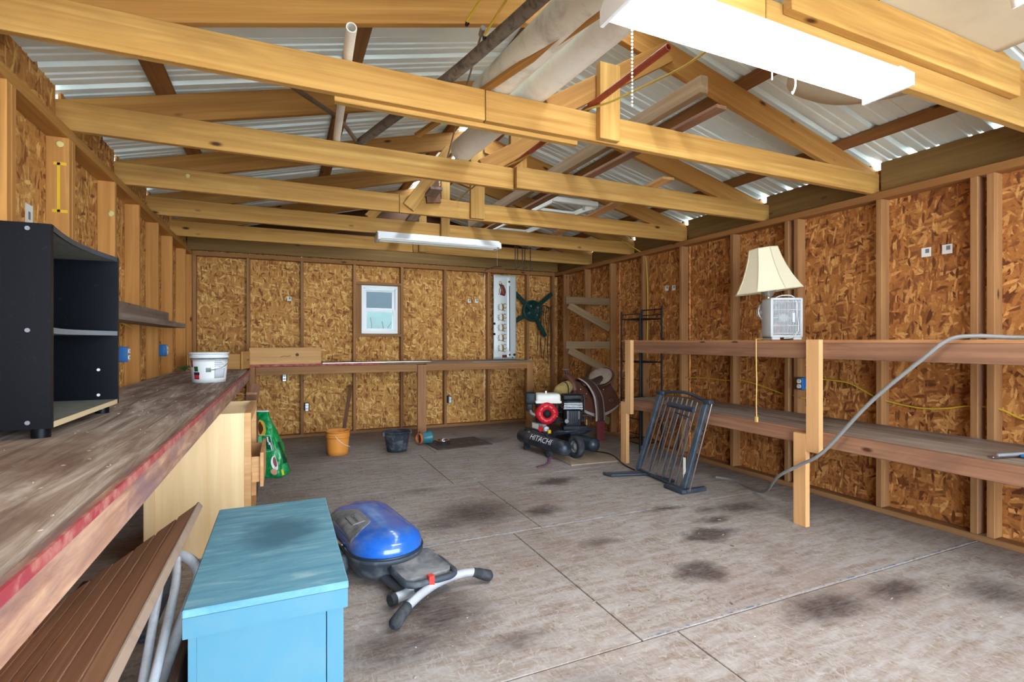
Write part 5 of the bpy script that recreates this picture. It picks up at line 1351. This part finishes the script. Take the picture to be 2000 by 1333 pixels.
# ------------------------------------------------------------------ shop lights
def lit_light():
    x0,x1,yc=.875,2.12,1.205
    t=thing('shop_light','long lit white fluorescent shop light hung under the near truss','light fixture',((x0+x1)/2,yc,2.24))
    wh_=M['white']
    out=[(-.085,0),(-.085,.02),(-.045,.062),(.045,.062),(.085,.02),(.085,0)]
    Mx=Matrix(((0,0,1,0),(1,0,0,yc),(0,1,0,2.168),(0,0,0,1)))
    MB().prism(out,x0,x1,M=Mx).build('housing',wh_,t)
    lens=[(-.080,.004),(-.083,-.006),(-.055,-.022),(.055,-.022),(.083,-.006),(.080,.004)]
    MB().prism(lens,x0+.012,x1-.012,M=Mx).build('glowing_lens',emit('fluorescent_glow',(1,.985,.95),LAMP),t)
    for x in (x0,x1): MB().prism([(-.09,-.025),(-.09,.022),(-.048,.066),(.048,.066),(.09,.022),(.09,-.025)],x-.006,x+.006,M=Mx).build('end_cap',wh_,t)
    for k in range(16): pass
    c=MB()
    for k in range(22): c.sphere((.98,1.285,2.155-.011*k),.0035,6,4)
    c.build('pull_chain',M['offwhite'],t)
    MB().tube(spline([(1.72,1.292,2.165),(1.73,1.30,2.14),(1.722,1.305,2.115),(1.715,1.30,2.12)],4),.003,6).build('chain_hook',M['offwhite'],t)
    MB().cyl((1.60,1.293,2.165),(1.60,1.293,2.135),.002,n=6).build('chain_end',M['offwhite'],t)
    for x in (1.1,1.9): MB().box((x,yc+.045,2.236),(.03,.05,.012)).build('mounting_clip',M['steel'],t)
LAMP=16.0
lit_light()
def far_light():
    x0,x1,yc=.815,2.06,4.965
    t=thing('shop_light','unlit white two-tube shop light hung under the second truss from the back wall','light fixture',((x0+x1)/2,yc,2.24))
    Mx=Matrix(((0,0,1,0),(1,0,0,yc),(0,1,0,2.165),(0,0,0,1)))
    wh_=M['white']
    MB().prism([(-.10,0),(-.10,.012),(-.04,.075),(.04,.075),(.10,.012),(.10,0),(.095,0),(.035,.05),(-.035,.05),(-.095,0)],x0,x1,M=Mx).build('housing',wh_,t)
    for s_ in (-1,1): MB().cyl((x0+.03,yc+s_*.045,2.168),(x1-.03,yc+s_*.045,2.168),.013,n=14).build('tube_lamp',M['offwhite'],t)
    for x in (x0+.01,x1-.01): MB().rbox((x,yc,2.185),(.03,.19,.065),.008).build('end_cap',wh_,t)
    MB().cyl((x1-.03,yc-.06,2.16),(x1-.03,yc-.06,1.98),.0012,n=5).build('pull_string',M['offwhite'],t)
far_light()
# bare wires and rods near the far trusses
q=MB().tube(spline([(2.62,6.86,2.12),(2.66,6.85,2.22),(2.80,6.84,2.27),(2.9,6.85,2.28)],5),.007,6)
top(q,'bent_wire',hk,'bent thick rusty wire above the tin panel on the back wall','wire',loc=(2.7,6.86,2.2))
# ------------------------------------------------------------------ added shed behind the small window, put in to dim its view
t=thing('window_backdrop','grey-green added shed wall with red-brown rail seen through the back window','backdrop',(1.8,8.6,-.13))
MB().box((2.4,8.75,1.2),(9,.10,2.9)).build('wall',plain('teal_backdrop',(96,112,112),.7,dirt=(84,100,98),dirt_scale=2),t)
board('rail',(-1.5,8.66,1.42),(5.5,8.66,1.20),.09,.05,plain('faded_red_wood',(104,52,44),.7),t)
board('rail',(-1.5,8.66,.98),(5.5,8.66,.98),.08,.05,plain('faded_tan_wood',(96,80,62),.7),t)
br=MB().tube(spline([(1.52,8.0,-.13),(1.50,8.0,1.0),(1.44,8.02,1.32),(1.40,8.03,1.5)],4),.008,6).tube(spline([(1.44,8.02,1.32),(1.49,8.0,1.42),(1.56,8.0,1.52)],4),.005,6).tube(spline([(1.22,8.0,1.25),(1.24,8.0,1.42),(1.22,8.0,1.56)],4),.006,6).tube([(1.24,8.0,-.13),(1.22,8.0,1.27)],.008,6)
top(br,'bare_sapling',plain('sapling_bark',(96,84,72),.8),'thin bare sapling outside the back window','sapling',loc=(1.4,8.0,-.13))

# crumbs and chips nobody could count
random.seed(33)
q=MB()
for k in range(420):
    x=random.uniform(.2,3.7); y=random.uniform(.9,5.6)
    if k%3==0: x=random.gauss(2.8,.35); y=random.gauss(3.4,.5)
    if x>3.0 or x<.25 or y<.5 or (x>2.45 and y>3.05): continue
    a=random.uniform(0,PI); l=random.uniform(.004,.022); w=random.uniform(.002,.006)
    q.box((x,y,.002),(l,w,.004),rot=a)
o=q.build('floor_debris',plain('wood_crumbs',(150,130,112),.9,dirt=(52,42,36),dirt_amt=1.0,dirt_scale=3)); tag(o,'tiny wood chips and crumbs scattered over the floor','debris',kind='stuff')
q=MB()
for k in range(80):
    x=random.uniform(-.92,-.35); y=random.uniform(.8,3.9)
    if x<-.61 and 1.9<y<2.75: continue
    q.box((x,y,.907),(random.uniform(.002,.009),random.uniform(.0015,.004),.003),rot=random.uniform(0,PI))
o=q.build('bench_crumbs',plain('pale_crumbs',(150,134,116),.9)); tag(o,'pale crumbs and chips scattered on the left workbench top','debris',kind='stuff')
